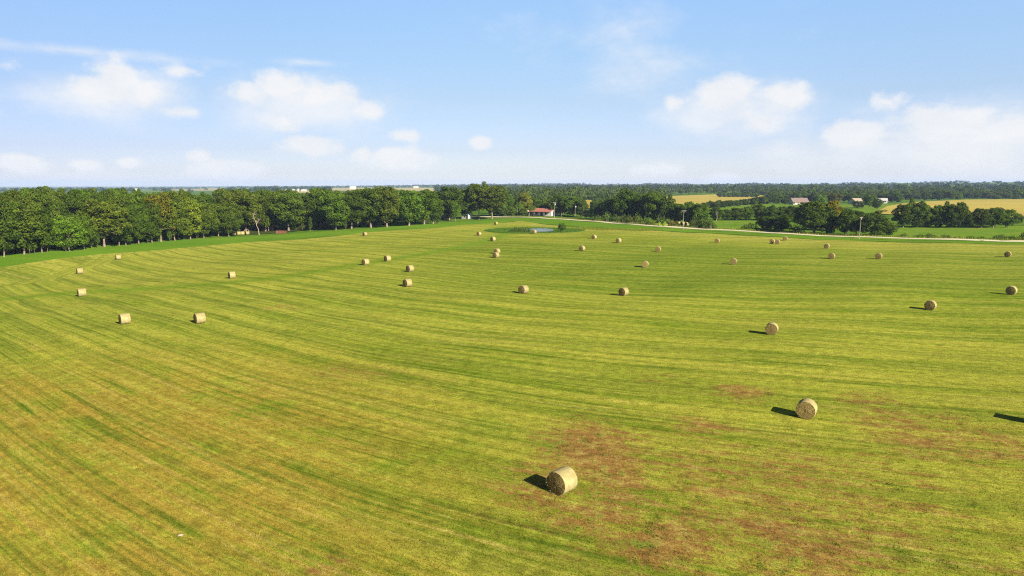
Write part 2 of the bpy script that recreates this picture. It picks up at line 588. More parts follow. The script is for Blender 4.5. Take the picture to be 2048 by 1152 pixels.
def bale_mats():
    m, t, out = new_mat("net_wrapped_hay")
    oc = t.n('ShaderNodeTexCoord').outputs['Object']
    oi = t.n('ShaderNodeObjectInfo')
    n1 = t.noise(t.scale(oc, (3.0, 22.0, 3.0)), 1.0, 4, 0.65)      # net cords run round the bale
    n2 = t.noise(oc, 2.2, 5, 0.65)
    n3 = t.noise(t.scale(oc, (30, 9, 30)), 1.0, 3, 0.7)
    c = t.mix(t.rng(n2, 0.32, 0.68), (0.205, 0.172, 0.070), (0.290, 0.250, 0.115))
    c = t.mix(t.math('MULTIPLY', t.rng(n3, 0.5, 0.75), 0.45), c, (0.17, 0.15, 0.05))
    c = t.mix(t.math('MULTIPLY', t.rng(n1, 0.52, 0.66), 0.35), c, (0.42, 0.39, 0.28))
    k = t.rng(oi.outputs['Random'], 0, 1, 0.86, 1.08, False)
    cc = t.vmath('MULTIPLY', c, None)
    t.put(cc.inputs[1], k)
    surf(t, out, cc.outputs[0], bumped(t, t.math('ADD', n3, t.math('MULTIPLY', n1, 0.6)), 0.6, 0.03))
    m2, t, out = new_mat("rolled_hay_end")
    oc = t.n('ShaderNodeTexCoord').outputs['Object']
    s = t.n('ShaderNodeSeparateXYZ')
    t.put(s.inputs[0], oc)
    rad = t.vmath('LENGTH', t.scale(oc, (1, 0, 1))).outputs['Value']
    ang = t.math('ARCTAN2', s.outputs[2], s.outputs[0])
    warp = t.noise(oc, 3.0, 3, 0.6)
    turns = t.math('ADD', t.math('MULTIPLY', rad, 11.0), t.math('MULTIPLY', ang, 0.159))
    turns = t.math('ADD', turns, t.math('MULTIPLY', warp, 1.6))
    ring = t.math('ABSOLUTE', t.math('SUBTRACT', t.math('FRACT', turns), 0.5))
    cmb = t.n('ShaderNodeCombineXYZ')
    t.put(cmb.inputs[0], t.math('MULTIPLY', rad, 26.0))
    t.put(cmb.inputs[1], t.math('MULTIPLY', ang, 5.0))
    st = t.noise(cmb.outputs[0], 1.0, 4, 0.7)
    fl = t.noise(oc, 9.0, 4, 0.7)
    c = t.mix(t.rng(st, 0.3, 0.7), (0.135, 0.100, 0.036), (0.235, 0.180, 0.066))
    c = t.mix(t.rng(ring, 0.0, 0.2, 0.5, 0.0), c, (0.065, 0.042, 0.014))
    c = t.mix(t.math('MULTIPLY', t.rng(fl, 0.55, 0.72), 0.4), c, (0.30, 0.24, 0.10))
    oi = t.n('ShaderNodeObjectInfo')
    k = t.rng(oi.outputs['Random'], 0, 1, 0.85, 1.25, False)
    cc = t.vmath('MULTIPLY', c, None)
    t.put(cc.inputs[1], k)
    surf(t, out, cc.outputs[0], bumped(t, t.math('ADD', fl, t.math('MULTIPLY', ring, 1.5)), 0.8, 0.04))
    return m, m2


M['wrap'], M['end'] = bale_mats()


def water_mat():
    m, t, out = new_mat("pond_water")
    oc = t.n('ShaderNodeTexCoord').outputs['Object']
    b = t.n('ShaderNodeBsdfPrincipled')
    b.inputs['Base Color'].default_value = (0.085, 0.10, 0.065, 1)
    b.inputs['Roughness'].default_value = 0.18
    b.inputs['Specular IOR Level'].default_value = 0.35
    t.put(b.inputs['Normal'], bumped(t, t.noise(oc, 1.4, 3, 0.6), 0.08, 0.05))
    t.t.links.new(b.outputs[0], out.inputs[0])
    return m


M['water'] = water_mat()

# ------------------------------------------------------------------ ground sheets
def axis(neg, pos, step, core):
    """coordinates with constant step inside +-core and growing spacing outside"""
    a = [0.0]
    s = step
    while a[-1] < pos:
        a.append(a[-1] + s)
        if a[-1] > core:
            s *= 1.07
    b = [0.0]
    s = step
    while b[-1] < neg:
        b.append(b[-1] + s)
        if b[-1] > core:
            s *= 1.07
    return np.array([-q for q in reversed(b[1:])] + a)


def grid_mesh(name, xs, ys, zoff):
    X, Y = np.meshgrid(xs, ys)
    Z = Hn(X, Y) + zoff
    nx, ny = len(xs), len(ys)
    idx = np.arange(nx * ny).reshape(ny, nx)
    f = np.stack([idx[:-1, :-1], idx[:-1, 1:], idx[1:, 1:], idx[1:, :-1]], -1).reshape(-1, 4)
    return np_mesh(name, np.stack([X, Y, Z], -1).reshape(-1, 3), f, smooth=True)


g = link("ground", grid_mesh("ground", axis(10500, 10500, 5.0, 430), axis(1500, 10500, 5.0, 430), -0.14), M['meadow'])
tag(g, kind='structure')

# edge of the mown field, seen in the photograph as the line against the bright green strip
EDGE = [P(u, v)[:2] for u, v in ((2, 535), (100, 519), (230, 506), (350, 497), (500, 484), (690, 470), (870, 456), (1000, 446),
                                 (1040, 442), (1130, 453), (1230, 459), (1340, 463.5), (1500, 472), (1690, 481), (1860, 486), (2048, 489.5))]
ex = [EDGE[0][0] - 95] + [e[0] for e in EDGE] + [EDGE[-1][0] + 260]
ey = [EDGE[0][1] - 230] + [e[1] for e in EDGE] + [EDGE[-1][1] - 60]
for i in range(1, len(ex)):
    if ex[i] <= ex[i - 1] + 0.5:
        ex[i] = ex[i - 1] + 0.5


def E(x):
    return np.interp(x, ex, ey)


def swath(x, y):
    """along / across coordinates of the mowing rows, which bend from left to right"""
    G = -0.22 * x - 0.75 * (x - 18 * np.logaddexp(0, (x + 8) / 18))
    sl = -0.22 - 0.75 / (1 + np.exp((x + 8) / 18))
    v = (y - G) / np.sqrt(1 + 0.36)
    u = x / np.cos(np.arctan(sl)) - 0.3 * y
    return u, v


WATERWAY = [P(u, v)[:2] for u, v in ((20, 597), (113, 588), (273, 579), (376, 572), (513, 560), (615, 546), (740, 525), (851, 507), (930, 492), (975, 482), (1012, 466))]
HEAD = [P(u, v)[:2] for u, v in ((-60, 572), (10, 570), (60, 568), (113, 557), (165, 542), (205, 530), (235, 518), (262, 506))]
BARE = [(1520, 1000, 480, 140, .42), (1180, 900, 100, 55, 1.0), (1240, 960, 90, 40, .7), (1490, 785, 60, 18, .62), (1400, 852, 70, 24, .55), (1330, 1085, 120, 40, .95), (1540, 1050, 120, 40, .75),
        (1740, 800, 70, 16, .45), (1850, 870, 150, 50, .5), (1450, 960, 200, 90, .45), (1060, 980, 90, 45, .6), (1600, 1115, 220, 45, .7), (1720, 960, 200, 70, .4),
        (700, 745, 90, 16, .35), (640, 1130, 60, 30, .5), (1990, 880, 100, 50, .55), (1180, 1030, 110, 50, .6), (560, 615, 60, 6, .4), (1330, 760, 60, 14, .4)]
BLOBS = []
for u, v, ru, rv, a in BARE:
    c = P(u, v)
    q = P(u, v - rv)
    BLOBS.append((c[0], c[1], ru * mpp(c[0], c[1]), max(1.5, math.hypot(q[0] - c[0], q[1] - c[1])), a))


def pl_dist(x, y, pl):
    d = np.full(np.shape(x), 1e9)
    for (ax, ay), (bx, by) in zip(pl, pl[1:]):
        dx, dy = bx - ax, by - ay
        t = np.clip(((x - ax) * dx + (y - ay) * dy) / (dx * dx + dy * dy), 0, 1)
        d = np.minimum(d, np.hypot(x - ax - t * dx, y - ay - t * dy))
    return d


def field_attrs(x, y):
    u, v = swath(x, y)
    wd = pl_dist(x, y, WATERWAY)
    water = np.exp(-(wd / 3.6) ** 2)
    de = np.maximum(E(x) - y, 0)
    # rows of the headland run across, along the wood
    hx = np.interp(y, [h[1] for h in HEAD], [h[0] for h in HEAD])
    head = sstep(0, 6, hx - x) * sstep(90, 125, y)
    u2, v2 = 0.55 * x + 0.83 * y, 0.83 * x - 0.55 * y + 4.0 * np.sin(y / 30)
    u = u * (1 - head) + v2 * 0.35 * head
    v = v * (1 - head) + u2 * 0.35 * head
    gold = sstep(6, -22, x + 0.18 * (y - 40)) * sstep(98, 52, y) * 0.95 + 0.22 * sstep(90, 40, y)
    # sunburnt rim of the field by the road and by the strip
    pale = sstep(46, 6, de) * sstep(-30, 10, x) * sstep(140, 200, y)
    pale = np.maximum(pale, 0.6 * sstep(26, 2, de) * sstep(-20, -40, x))
    lush = sstep(-45, -5, x) * sstep(110, 135, y) * sstep(270, 215, y + 0.25 * np.abs(x)) * 0.95
    left = sstep(10, -30, x) * sstep(70, 110, y)
    gold = np.clip(gold, 0, 1)
    bare = np.zeros(np.shape(x))
    for cx, cyy, rx, ry, a in BLOBS:
        q = ((x - cx) / rx) ** 2 + ((y - cyy) / ry) ** 2
        bare = np.maximum(bare, a * np.exp(-q * 0.9))
    return dict(waterway=water, headland=head, gold=gold, bare=bare, lush=lush, pale=pale, left=left), np.stack([u, v, np.zeros_like(u)], -1)


def hay_field():
    xs = np.arange(ex[0] + 2, ex[-1] - 2, 1.6)
    ss = np.linspace(0, 1, 250) ** 0.85
    y0 = -80.0
    top = np.maximum(E(xs), y0 + 1)
    X = np.repeat(xs[None, :], len(ss), 0)
    Y = y0 + ss[:, None] * (top - y0)[None, :]
    Z = Hn(X, Y)
    nx, ny = len(xs), len(ss)
    idx = np.arange(nx * ny).reshape(ny, nx)
    f = np.stack([idx[:-1, :-1], idx[:-1, 1:], idx[1:, 1:], idx[1:, :-1]], -1).reshape(-1, 4)
    at, uv = field_attrs(X.ravel(), Y.ravel())
    me = np_mesh("hay_field", np.stack([X, Y, Z], -1).reshape(-1, 3), f, at, True, uv)
    return tag(link("hay_field", me, M['field']), kind='structure')


hay_field()


def strip(name, pts, widths, mat, zoff, sub=6.0):
    """ribbon along a polyline that follows the ground"""
    p = [np.array(q[:2], float) for q in pts]
    out = []
    ws = []
    for i, (a, b) in enumerate(zip(p, p[1:])):
        n = max(1, int(np.linalg.norm(b - a) / sub))
        for k in range(n):
            out.append(a + (b - a) * k / n)
            ws.append(widths[i] + (widths[i + 1] - widths[i]) * k / n)
    out.append(p[-1])
    ws.append(widths[-1])
    V = []
    nc = 5
    for i, c in enumerate(out):
        d = out[min(i + 1, len(out) - 1)] - out[max(i - 1, 0)]
        d /= np.linalg.norm(d)
        nrm = np.array((-d[1], d[0]))
        for j in range(nc):
            q = c + nrm * ws[i] * (j / (nc - 1) - .5)
            V.append((q[0], q[1], Hs(*q) + zoff))
    idx = np.arange(len(out) * nc).reshape(-1, nc)
    f = np.stack([idx[:-1, :-1], idx[1:, :-1], idx[1:, 1:], idx[:-1, 1:]], -1).reshape(-1, 4)
    return tag(link(name, np_mesh(name, V, f, smooth=True), mat), kind='structure')


def in_poly(x, y, poly):
    x, y = np.asarray(x, float), np.asarray(y, float)
    ins = np.zeros(x.shape, bool)
    n = len(poly)
    for i in range(n):
        (x1, y1), (x2, y2) = poly[i], poly[(i + 1) % n]
        if y1 == y2:
            continue
        c = ((y1 > y) != (y2 > y)) & (x < (x2 - x1) * (y - y1) / (y2 - y1) + x1)
        ins ^= c
    return ins


def patch(name, pix, mat, zoff, cell=8.0, kind='structure', world_poly=None):
    """ground sheet with a polygon outline: rows across the outline, each split finely"""
    poly = world_poly or [P(u, v)[:2] for u, v in pix]
    import bmesh
    bm = bmesh.new()
    vs = [bm.verts.new((x, y, 0)) for x, y in poly]
    bm.faces.new(vs)
    bmesh.ops.triangulate(bm, faces=bm.faces[:])
    for ax in (0, 1):
        lo, hi = min(p[ax] for p in poly), max(p[ax] for p in poly)
        c = cell
        if (hi - lo) / c > 70:
            c = (hi - lo) / 70
        q = lo + c
        while q < hi - 1e-3:
            no = (1, 0, 0) if ax == 0 else (0, 1, 0)
            co = (q, 0, 0) if ax == 0 else (0, q, 0)
            bmesh.ops.bisect_plane(bm, geom=bm.verts[:] + bm.edges[:] + bm.faces[:], plane_co=co, plane_no=no)
            q += c
    for v in bm.verts:
        v.co.z = Hs(v.co.x, v.co.y) + zoff
    for f in bm.faces:
        if f.normal.z < 0:
            f.normal_flip()
        f.smooth = True
    me = bpy.data.meshes.new(name)
    bm.to_mesh(me)
    bm.free()
    return tag(link(name, me, mat), kind=kind), poly


# lush strip between field and wood / road : the bright green border
strip_pix_l = [(2, 535), (100, 519), (230, 506), (350, 497), (500, 484), (690, 470), (870, 456), (1000, 446)]
strip_pix_r = [(1040, 440), (1130, 451), (1230, 456), (1340, 461), (1500, 470), (1690, 479), (1860, 484.5), (2048, 488)]
ROADPX = [(930, 434.6), (1000, 433.9), (1080, 435.5), (1174, 441.6), (1250, 447), (1350, 454.2), (1430, 459), (1515, 463.7), (1600, 468.6), (1690, 473), (1780, 475.6), (1873, 478), (1960, 480.4), (2048, 482.6), (2200, 486)]
ROAD = [P(u, v)[:2] for u, v in ROADPX]
ROAD.append((ROAD[-1][0] + 250, ROAD[-1][1] - 40))
strip("gravel_road", ROAD, [6.5, 7.0] + [6.6] * (len(ROAD) - 2), M['road'], 0.05)
gv = [P(u, v)[:2] for u, v in ((-250, 548), (-60, 535), (40, 524), (160, 509), (290, 497), (420, 485), (590, 473), (780, 458), (930, 446), (1010, 439.5))]
strip("verge", gv, [30] * 3 + [26] * 5 + [20, 16], M['verge'], -0.06)
gv2 = [P(u, v)[:2] for u, v in ((1005, 437.6), (1080, 440), (1160, 446.5), (1260, 454), (1350, 458.5), (1515, 467.5), (1690, 477), (1873, 481.5), (2048, 485.8), (2250, 489.5))]
strip("verge", gv2, [22, 26, 26, 22, 17, 15, 15, 15, 15, 15], M['verge'], -0.05)
strip("driveway", [P(u, v)[:2] for u, v in ((800, 440.5), (850, 439.5), (900, 437.5), (940, 435))], [4, 4, 4, 5], M['road'], 0.0)

FIELD_POLYS = []          # pixel outlines kept free of the far woods


def crop(name, pix, mat, z=0.35):
    FIELD_POLYS.append(pix)
    return patch(name, pix, mat, z, 12.0)


crop("golden_field", [(1318, 414), (1326, 393), (1440, 388.5), (1520, 390.5), (1530, 393), (1490, 400), (1440, 405), (1400, 414)], M['crop'])
crop("golden_field", [(1745, 428), (1775, 413), (1800, 408), (1838, 404), (1930, 399.6), (2090, 398.6), (2150, 440), (1930, 436)], M['crop'])
crop("golden_field", [(1164, 406), (1168, 400.5), (1190, 400), (1194, 408), (1184, 418), (1176, 418)], M['crop'])
crop("pasture", [(1380, 421), (1440, 412), (1520, 409), (1610, 408.5), (1612, 413), (1520, 420)], M['pasture'])
patch("pasture", [(1395, 462), (1420, 443), (1560, 438), (1600, 470), (1520, 467)], M['pasture'], 0.02)
patch("pasture", [(1700, 478), (1770, 453), (2060, 452), (2200, 460), (2200, 487), (1880, 480.5)], M['pasture'], 0.02)
patch("pasture", [(1640, 422), (1690, 408), (1790, 408), (1760, 424), (1700, 430)], M['pasture'], 0.12)
crop("pale_field", [(655, 381), (668, 376.2), (735, 375.4), (760, 376), (850, 375.6), (874, 376.5), (868, 382.5), (740, 383)], M['crop_far'], 0.5)
crop("pale_field", [(335, 381.5), (345, 379), (440, 378.6), (455, 381.5)], M['crop_far'], 0.5)
crop("pale_field", [(395, 376.6), (520, 375.8), (522, 377.2), (396, 378)], M['crop_far'], 0.5)
crop("pale_field", [(0, 381.5), (60, 380), (170, 379.6), (165, 381.2), (60, 382.5)], M['pasture'], 0.5)
crop("pale_field", [(262, 384), (272, 380.6), (325, 380.2), (335, 384)], M['pasture'], 0.5)
crop("pale_field", [(560, 386), (566, 381.5), (622, 381), (626, 386)], M['crop_far'], 0.5)

# pond with its lush margin
def ellipse_patch(name, c, rx, ry, z, mat, n=48, flat=None, wob=0.08, seed=1):
    rr = np.random.default_rng(seed)
    ph = rr.uniform(0, 6.28, 4)
    V = [(c[0], c[1], (Hs(*c) + z) if flat is None else flat)]
    rings = 10
    for i in range(1, rings + 1):
        for k in range(n):
            t = 2 * math.pi * k / n
            q = (1 + wob * (math.sin(2 * t + ph[0]) + .6 * math.sin(3 * t + ph[1]) + .4 * math.sin(5 * t + ph[2]))) * i / rings
            x, y = c[0] + rx * q * math.cos(t), c[1] + ry * q * math.sin(t)
            V.append((x, y, (Hs(x, y) + z) if flat is None else flat))
    f = [(0, 0, 1 + k, 1 + (k + 1) % n) for k in range(n)]
    me = bpy.data.meshes.new(name)
    ff = [(0, 1 + k, 1 + (k + 1) % n) for k in range(n)]
    for i in range(rings - 1):
        a, b = 1 + i * n, 1 + (i + 1) * n
        ff += [(a + k, b + k, b + (k + 1) % n, a + (k + 1) % n) for k in range(n)]
    me.from_pydata(V, [], ff)
    me.validate()
    me.update()
    return tag(link(name, me, mat), kind='structure')


pa, pb = P(970, 461), P(1166, 461)
pn, pf = P(1068, 467), P(1068, 455)
ellipse_patch("pond_margin", ((pa[0] + pb[0]) / 2, (pn[1] + pf[1]) / 2), (pb[0] - pa[0]) / 2, (pf[1] - pn[1]) / 2, 0.05, M['margin'], seed=3)
wa, wb = P(1046, 460.5), P(1112, 460.5)
wn, wf = P(1080, 463.6), P(1080, 457.3)
WC = ((wa[0] + wb[0]) / 2, (wn[1] + wf[1]) / 2)
ellipse_patch("pond_water", WC, (wb[0] - wa[0]) / 2, (wf[1] - wn[1]) / 2, 0, M['water'], flat=Hs(*WC) + 0.12, seed=5)

wood_px = [(-260, 536), (-40, 515), (60, 500), (200, 488), (340, 478), (470, 468), (640, 458), (800, 447), (900, 440.5), (975, 437.5)]
wood_edge = [P(u, v)[:2] for u, v in wood_px]
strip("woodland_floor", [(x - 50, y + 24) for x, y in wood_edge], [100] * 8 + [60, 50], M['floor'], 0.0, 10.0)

print("ground done")

# ------------------------------------------------------------------ trees
def leaf_cloud(lobes, per_area, size, rr, up=0.25, inner=0.72, flat=0.85, jit=0.55):
    """leaf-sized faces over the shells of many lobes; lobes: array x,y,z,r"""
    C = lobes[:, :3]
    Rr = lobes[:, 3]
    cnt = np.maximum(6, (per_area * Rr ** 2).astype(int))
    li = np.repeat(np.arange(len(lobes)), cnt)
    n = len(li)
    d = rr.normal(size=(n, 3))
    d[:, 2] = d[:, 2] + up
    d /= np.linalg.norm(d, axis=1)[:, None]
    rad = Rr[li] * (0.62 + 0.46 * rr.random(n) ** 0.7)
    pos = C[li] + d * rad[:, None] * np.array((1, 1, flat))
    keep = np.ones(n, bool)
    for j in range(len(lobes)):
        q = (pos - C[j]) / np.array((1, 1, flat))
        keep &= ~((np.einsum('ij,ij->i', q, q) < (Rr[j] * inner) ** 2) & (li != j))
    pos, d, li = pos[keep], d[keep], li[keep]
    n = len(pos)
    nr = d + rr.normal(size=(n, 3)) * jit
    nr /= np.linalg.norm(nr, axis=1)[:, None]
    ref = rr.normal(size=(n, 3))
    e1 = np.cross(nr, ref)
    e1 /= np.linalg.norm(e1, axis=1)[:, None]
    e2 = np.cross(nr, e1)
    s = size * (0.6 + 0.8 * rr.random(n))
    a, b = s * 0.5, s * 0.32
    V = np.stack([pos - e1 * a[:, None], pos - e2 * b[:, None] + nr * (0.12 * s)[:, None], pos + e1 * a[:, None], pos + e2 * b[:, None] + nr * (0.12 * s)[:, None]], 1).reshape(-1, 3)
    Fq = np.arange(4 * n).reshape(-1, 4)
    lob_t = rr.random(len(lobes))
    tint = np.clip(0.55 * lob_t[li] + 0.65 * rr.random(n) - 0.1, 0, 1)
    return V, Fq, np.repeat(tint, 4)


def branch(mb, p, d, length, rad, rr, depth, ends, droop=0.0, n=4):
    pts, rads = [p.copy()], [rad]
    q = p.copy()
    dd = d.copy()
    for i in range(n):
        dd = dd + rr.normal(size=3) * 0.16 + np.array((0, 0, 0.05 - droop))
        dd /= np.linalg.norm(dd)
        q = q + dd * length / n
        pts.append(q.copy())
        rads.append(rad * (1 - 0.72 * (i + 1) / n))
    mb.tube(pts, rads, 6 if depth < 2 else 4, False)
    ends.append(q.copy())
    if depth < 2:
        for k in range(rr.integers(2, 5)):
            t = rr.uniform(0.35, 0.95)
            i = min(int(t * n), n - 1)
            s = pts[i] + (pts[i + 1] - pts[i]) * (t * n - i)
            nd = dd + rr.normal(size=3) * 0.75
            nd /= np.linalg.norm(nd)
            branch(mb, s, nd, length * rr.uniform(0.35, 0.6), rads[i] * 0.55, rr, depth + 1, ends, droop)


def make_tree_meshes(name, seed, h=16.0, Rc=5.5, base=0.28, n_lobes=70, lobe=(0.9, 1.7), trunk_r=0.32, leaf=0.50, dens=105, stems=1, open_=0.0, cone=0.0, limbs=9):
    rr = np.random.default_rng(seed)
    mb = MB()
    ends = []
    for s in range(stems):
        off = np.array((0, 0, 0.0)) if stems == 1 else np.array((math.cos(s * 2.4), math.sin(s * 2.4), 0)) * trunk_r * 2.2
        lean = rr.normal(size=2) * 0.05 * h * (1.6 if stems > 1 else 1)
        pts, rads = [], []
        for i in range(8):
            t = i / 7
            z = t * h * 0.86
            pts.append(np.array((lean[0] * t ** 1.5, lean[1] * t ** 1.5, z)) + off + np.append(rr.normal(size=2) * 0.10 * (i > 0), 0))
            rads.append(trunk_r * (1.35 if i == 0 else 1.0) * (1 - 0.80 * t))
        pts[0][2] = -0.4
        mb.tube(pts, rads, 8, False)
        for k in range(limbs):
            t = rr.uniform(base * 0.95, 0.9)
            i = min(int(t * 7), 6)
            p = pts[i] + (pts[i + 1] - pts[i]) * (t * 7 - i)
            a = rr.uniform(0, 6.28) if k > 2 else (k * 2.1 + rr.uniform(-.4, .4))
            el_ = rr.uniform(0.25, 0.9)
            d = np.array((math.cos(a) * math.cos(el_), math.sin(a) * math.cos(el_), math.sin(el_)))
            branch(mb, p, d, Rc * rr.uniform(0.55, 0.95) * (1 - 0.35 * t), trunk_r * (1 - 0.8 * t) * 0.6, rr, 0, ends)
    tm = mb.mesh(name + "_trunk")
    tm.polygons.foreach_set("use_smooth", np.ones(len(tm.polygons), bool))
    zc = h * (base + 1) / 2
    hz = h * (1 - base) / 2
    L = []
    sect = rr.uniform(0.72, 1.12, 9)                       # uneven outline
    tries = 0
    while len(L) < n_lobes and tries < 4000:
        tries += 1
        d = rr.normal(size=3)
        d /= np.linalg.norm(d)
        q = rr.uniform(0.45, 1.0) ** 0.6
        a = (math.atan2(d[1], d[0]) / 6.2832) % 1.0 * 9
        i0 = int(a) % 9
        k = sect[i0] * (1 - (a - int(a))) + sect[(i0 + 1) % 9] * (a - int(a))
        r = rr.uniform(*lobe)
        zz = d[2] * q
        prof = 1.0 if cone == 0 else (1 - cone * (zz * 0.5 + 0.5))
        x, y, z = d[0] * q * (Rc - r * .7) * k * prof, d[1] * q * (Rc - r * .7) * k * prof, zc + zz * (hz - r * .6) * (0.85 + 0.2 * k)
        if open_ and rr.random() < open_ and q < 0.8:
            continue
        L.append((x, y, z, r * (0.75 if zz > 0.75 else 1)))
    for e in ends:
        if rr.random() < 0.4 and e[2] > h * base:
            L.append((e[0], e[1], e[2], rr.uniform(lobe[0] * 0.7, lobe[0] * 1.1)))
    V, Fq, tint = leaf_cloud(np.array(L), dens, leaf, rr)
    cm = np_mesh(name + "_crown", V, Fq, {"tint": tint})
    return dict(trunk=tm, crown=cm, h=h, w=2 * Rc)


def bush_mesh(name, seed, h=2.6, Rc=1.9, n=26, leaf=0.26, dens=120):
    rr = np.random.default_rng(seed)
    L = []
    for _ in range(n):
        a, q = rr.uniform(0, 6.28), math.sqrt(rr.random())
        r = rr.uniform(0.35, 0.7)
        zt = h * (1 - 0.55 * q * q) * rr.uniform(0.3, 1.0)
        L.append((math.cos(a) * q * (Rc - r * .6), math.sin(a) * q * (Rc - r * .6), max(r * .7, zt - r * .6), r))
    V, Fq, tint = leaf_cloud(np.array(L), dens, leaf, rr, inner=0.6)
    cm = np_mesh(name + "_crown", V, Fq, {"tint": tint})
    mb = MB()
    for k in range(6):
        a = k * 1.05 + rr.uniform(-.3, .3)
        mb.tube([(0.1 * math.cos(a), 0.1 * math.sin(a), -0.2), (0.35 * math.cos(a), .35 * math.sin(a), h * .35), (Rc * .6 * math.cos(a), Rc * .6 * math.sin(a), h * .7)], [0.05, 0.04, 0.015], 5, False)
    return dict(trunk=mb.mesh(name + "_stems"), crown=cm, h=h, w=2 * Rc)


PROTO = {
    'oak': [make_tree_meshes("oak", s, 16, 5.6, 0.12, 95, (0.8, 1.6), 0.26) for s in (1, 2, 3, 4)],
    'grove': [make_tree_meshes("grove_tree", s, 14, 5.8, 0.02, 95, (0.8, 1.6), 0.26) for s in (5, 6, 7)],
    'edge': [make_tree_meshes("edge_oak", s, 16, 5.4, 0.10, 96, (0.75, 1.5), 0.17, stems=st) for s, st in ((11, 1), (12, 2), (13, 1), (14, 1))],
    'open': [make_tree_meshes("limbed_oak", s, 17, 5.4, 0.24, 60, (0.8, 1.5), 0.22, open_=0.55, stems=st, limbs=12) for s, st in ((21, 1), (22, 2))],
    'round': [make_tree_meshes("round_tree", s, 10, 4.6, 0.08, 80, (0.6, 1.2), 0.17, 0.40, 115) for s in (31, 32, 33)],
    'slim': [make_tree_meshes("slim_tree", s, 12, 2.9, 0.12, 50, (0.6, 1.1), 0.13, 0.38, 105, cone=0.35) for s in (41, 42)],
    'cedar': [make_tree_meshes("cedar", s, 6, 2.0, 0.03, 46, (0.45, 0.8), 0.14, 0.26, 120, cone=0.6) for s in (51,)],
    'bush': [bush_mesh("bush", s) for s in (61, 62, 63)],
}
for kk, lst in PROTO.items():
    for p in lst:
        p['crown'].materials.append(M['leaf'])
        p['trunk'].materials.append(M['bark'])

C_OAK, C_OLIVE, C_BRIGHT, C_DARK, C_BROWN = (0.92, 1.0, 0.95), (1.14, 1.08, 0.95), (1.35, 1.55, 0.9), (0.80, 0.88, 0.82), (1.9, 1.2, 1.0)
C_MID, C_YEL, C_ORANGE = (1.05, 1.22, 0.95), (1.7, 1.5, 1.05), (3.0, 1.5, 0.9)
tcount = [0]


def tree_at(kind, x, y, w_, h_, colr, name, label, cat, group, wood='bark', rz=None, variant=None, lean=0.0):
    lst = PROTO[kind]
    tcount[0] += 1
    p = lst[(tcount[0] * 7 + int(x)) % len(lst)] if variant is None else lst[variant]
    root = empty(name, (x, y, Hs(x, y) - 0.05), random.uniform(0, 6.28) if rz is None else rz)
    if lean:
        root.rotation_euler = (0, lean, root.rotation_euler[2])
    root.scale = (w_ / p['w'], w_ / p['w'], h_ / p['h'])
    tag(root, label, cat, group)
    tr = link("trunk" if kind != 'bush' else "stem", p['trunk'], None, root)
    cr = link("crown" if kind != 'bush' else "foliage", p['crown'], None, root)
    k = random.uniform(0.88, 1.12)
    cr.color = (colr[0] * k * random.uniform(.94, 1.06), colr[1] * k, colr[2] * k, 1)
    return root


def tree_px(kind, u, vb, vt, wpx, colr, name, label, cat, group, **kw):
    x, y, z = P(u, vb)
    m = mpp(x, y)
    # height from the ray over the top of the crown
    d = ray(u, vt)
    h_ = CAMH + d[2] * (y / d[1]) - z
    return tree_at(kind, x, y, wpx * m * 1.06, h_ * 1.04, colr, name, label, cat, group, **kw)


ORD = ("leftmost second third fourth fifth sixth seventh eighth ninth tenth eleventh twelfth thirteenth fourteenth fifteenth sixteenth seventeenth "
       "eighteenth nineteenth twentieth").split()


def ordn(i):
    if i < len(ORD):
        return ORD[i]
    tens = {2: 'twenty', 3: 'thirty'}[(i + 1) // 10]
    o = (i + 1) % 10
    return {2: 'twentieth', 3: 'thirtieth'}[(i + 1) // 10] if o == 0 else tens + '-' + ['', 'first', 'second', 'third', 'fourth', 'fifth', 'sixth', 'seventh', 'eighth', 'ninth'][o]


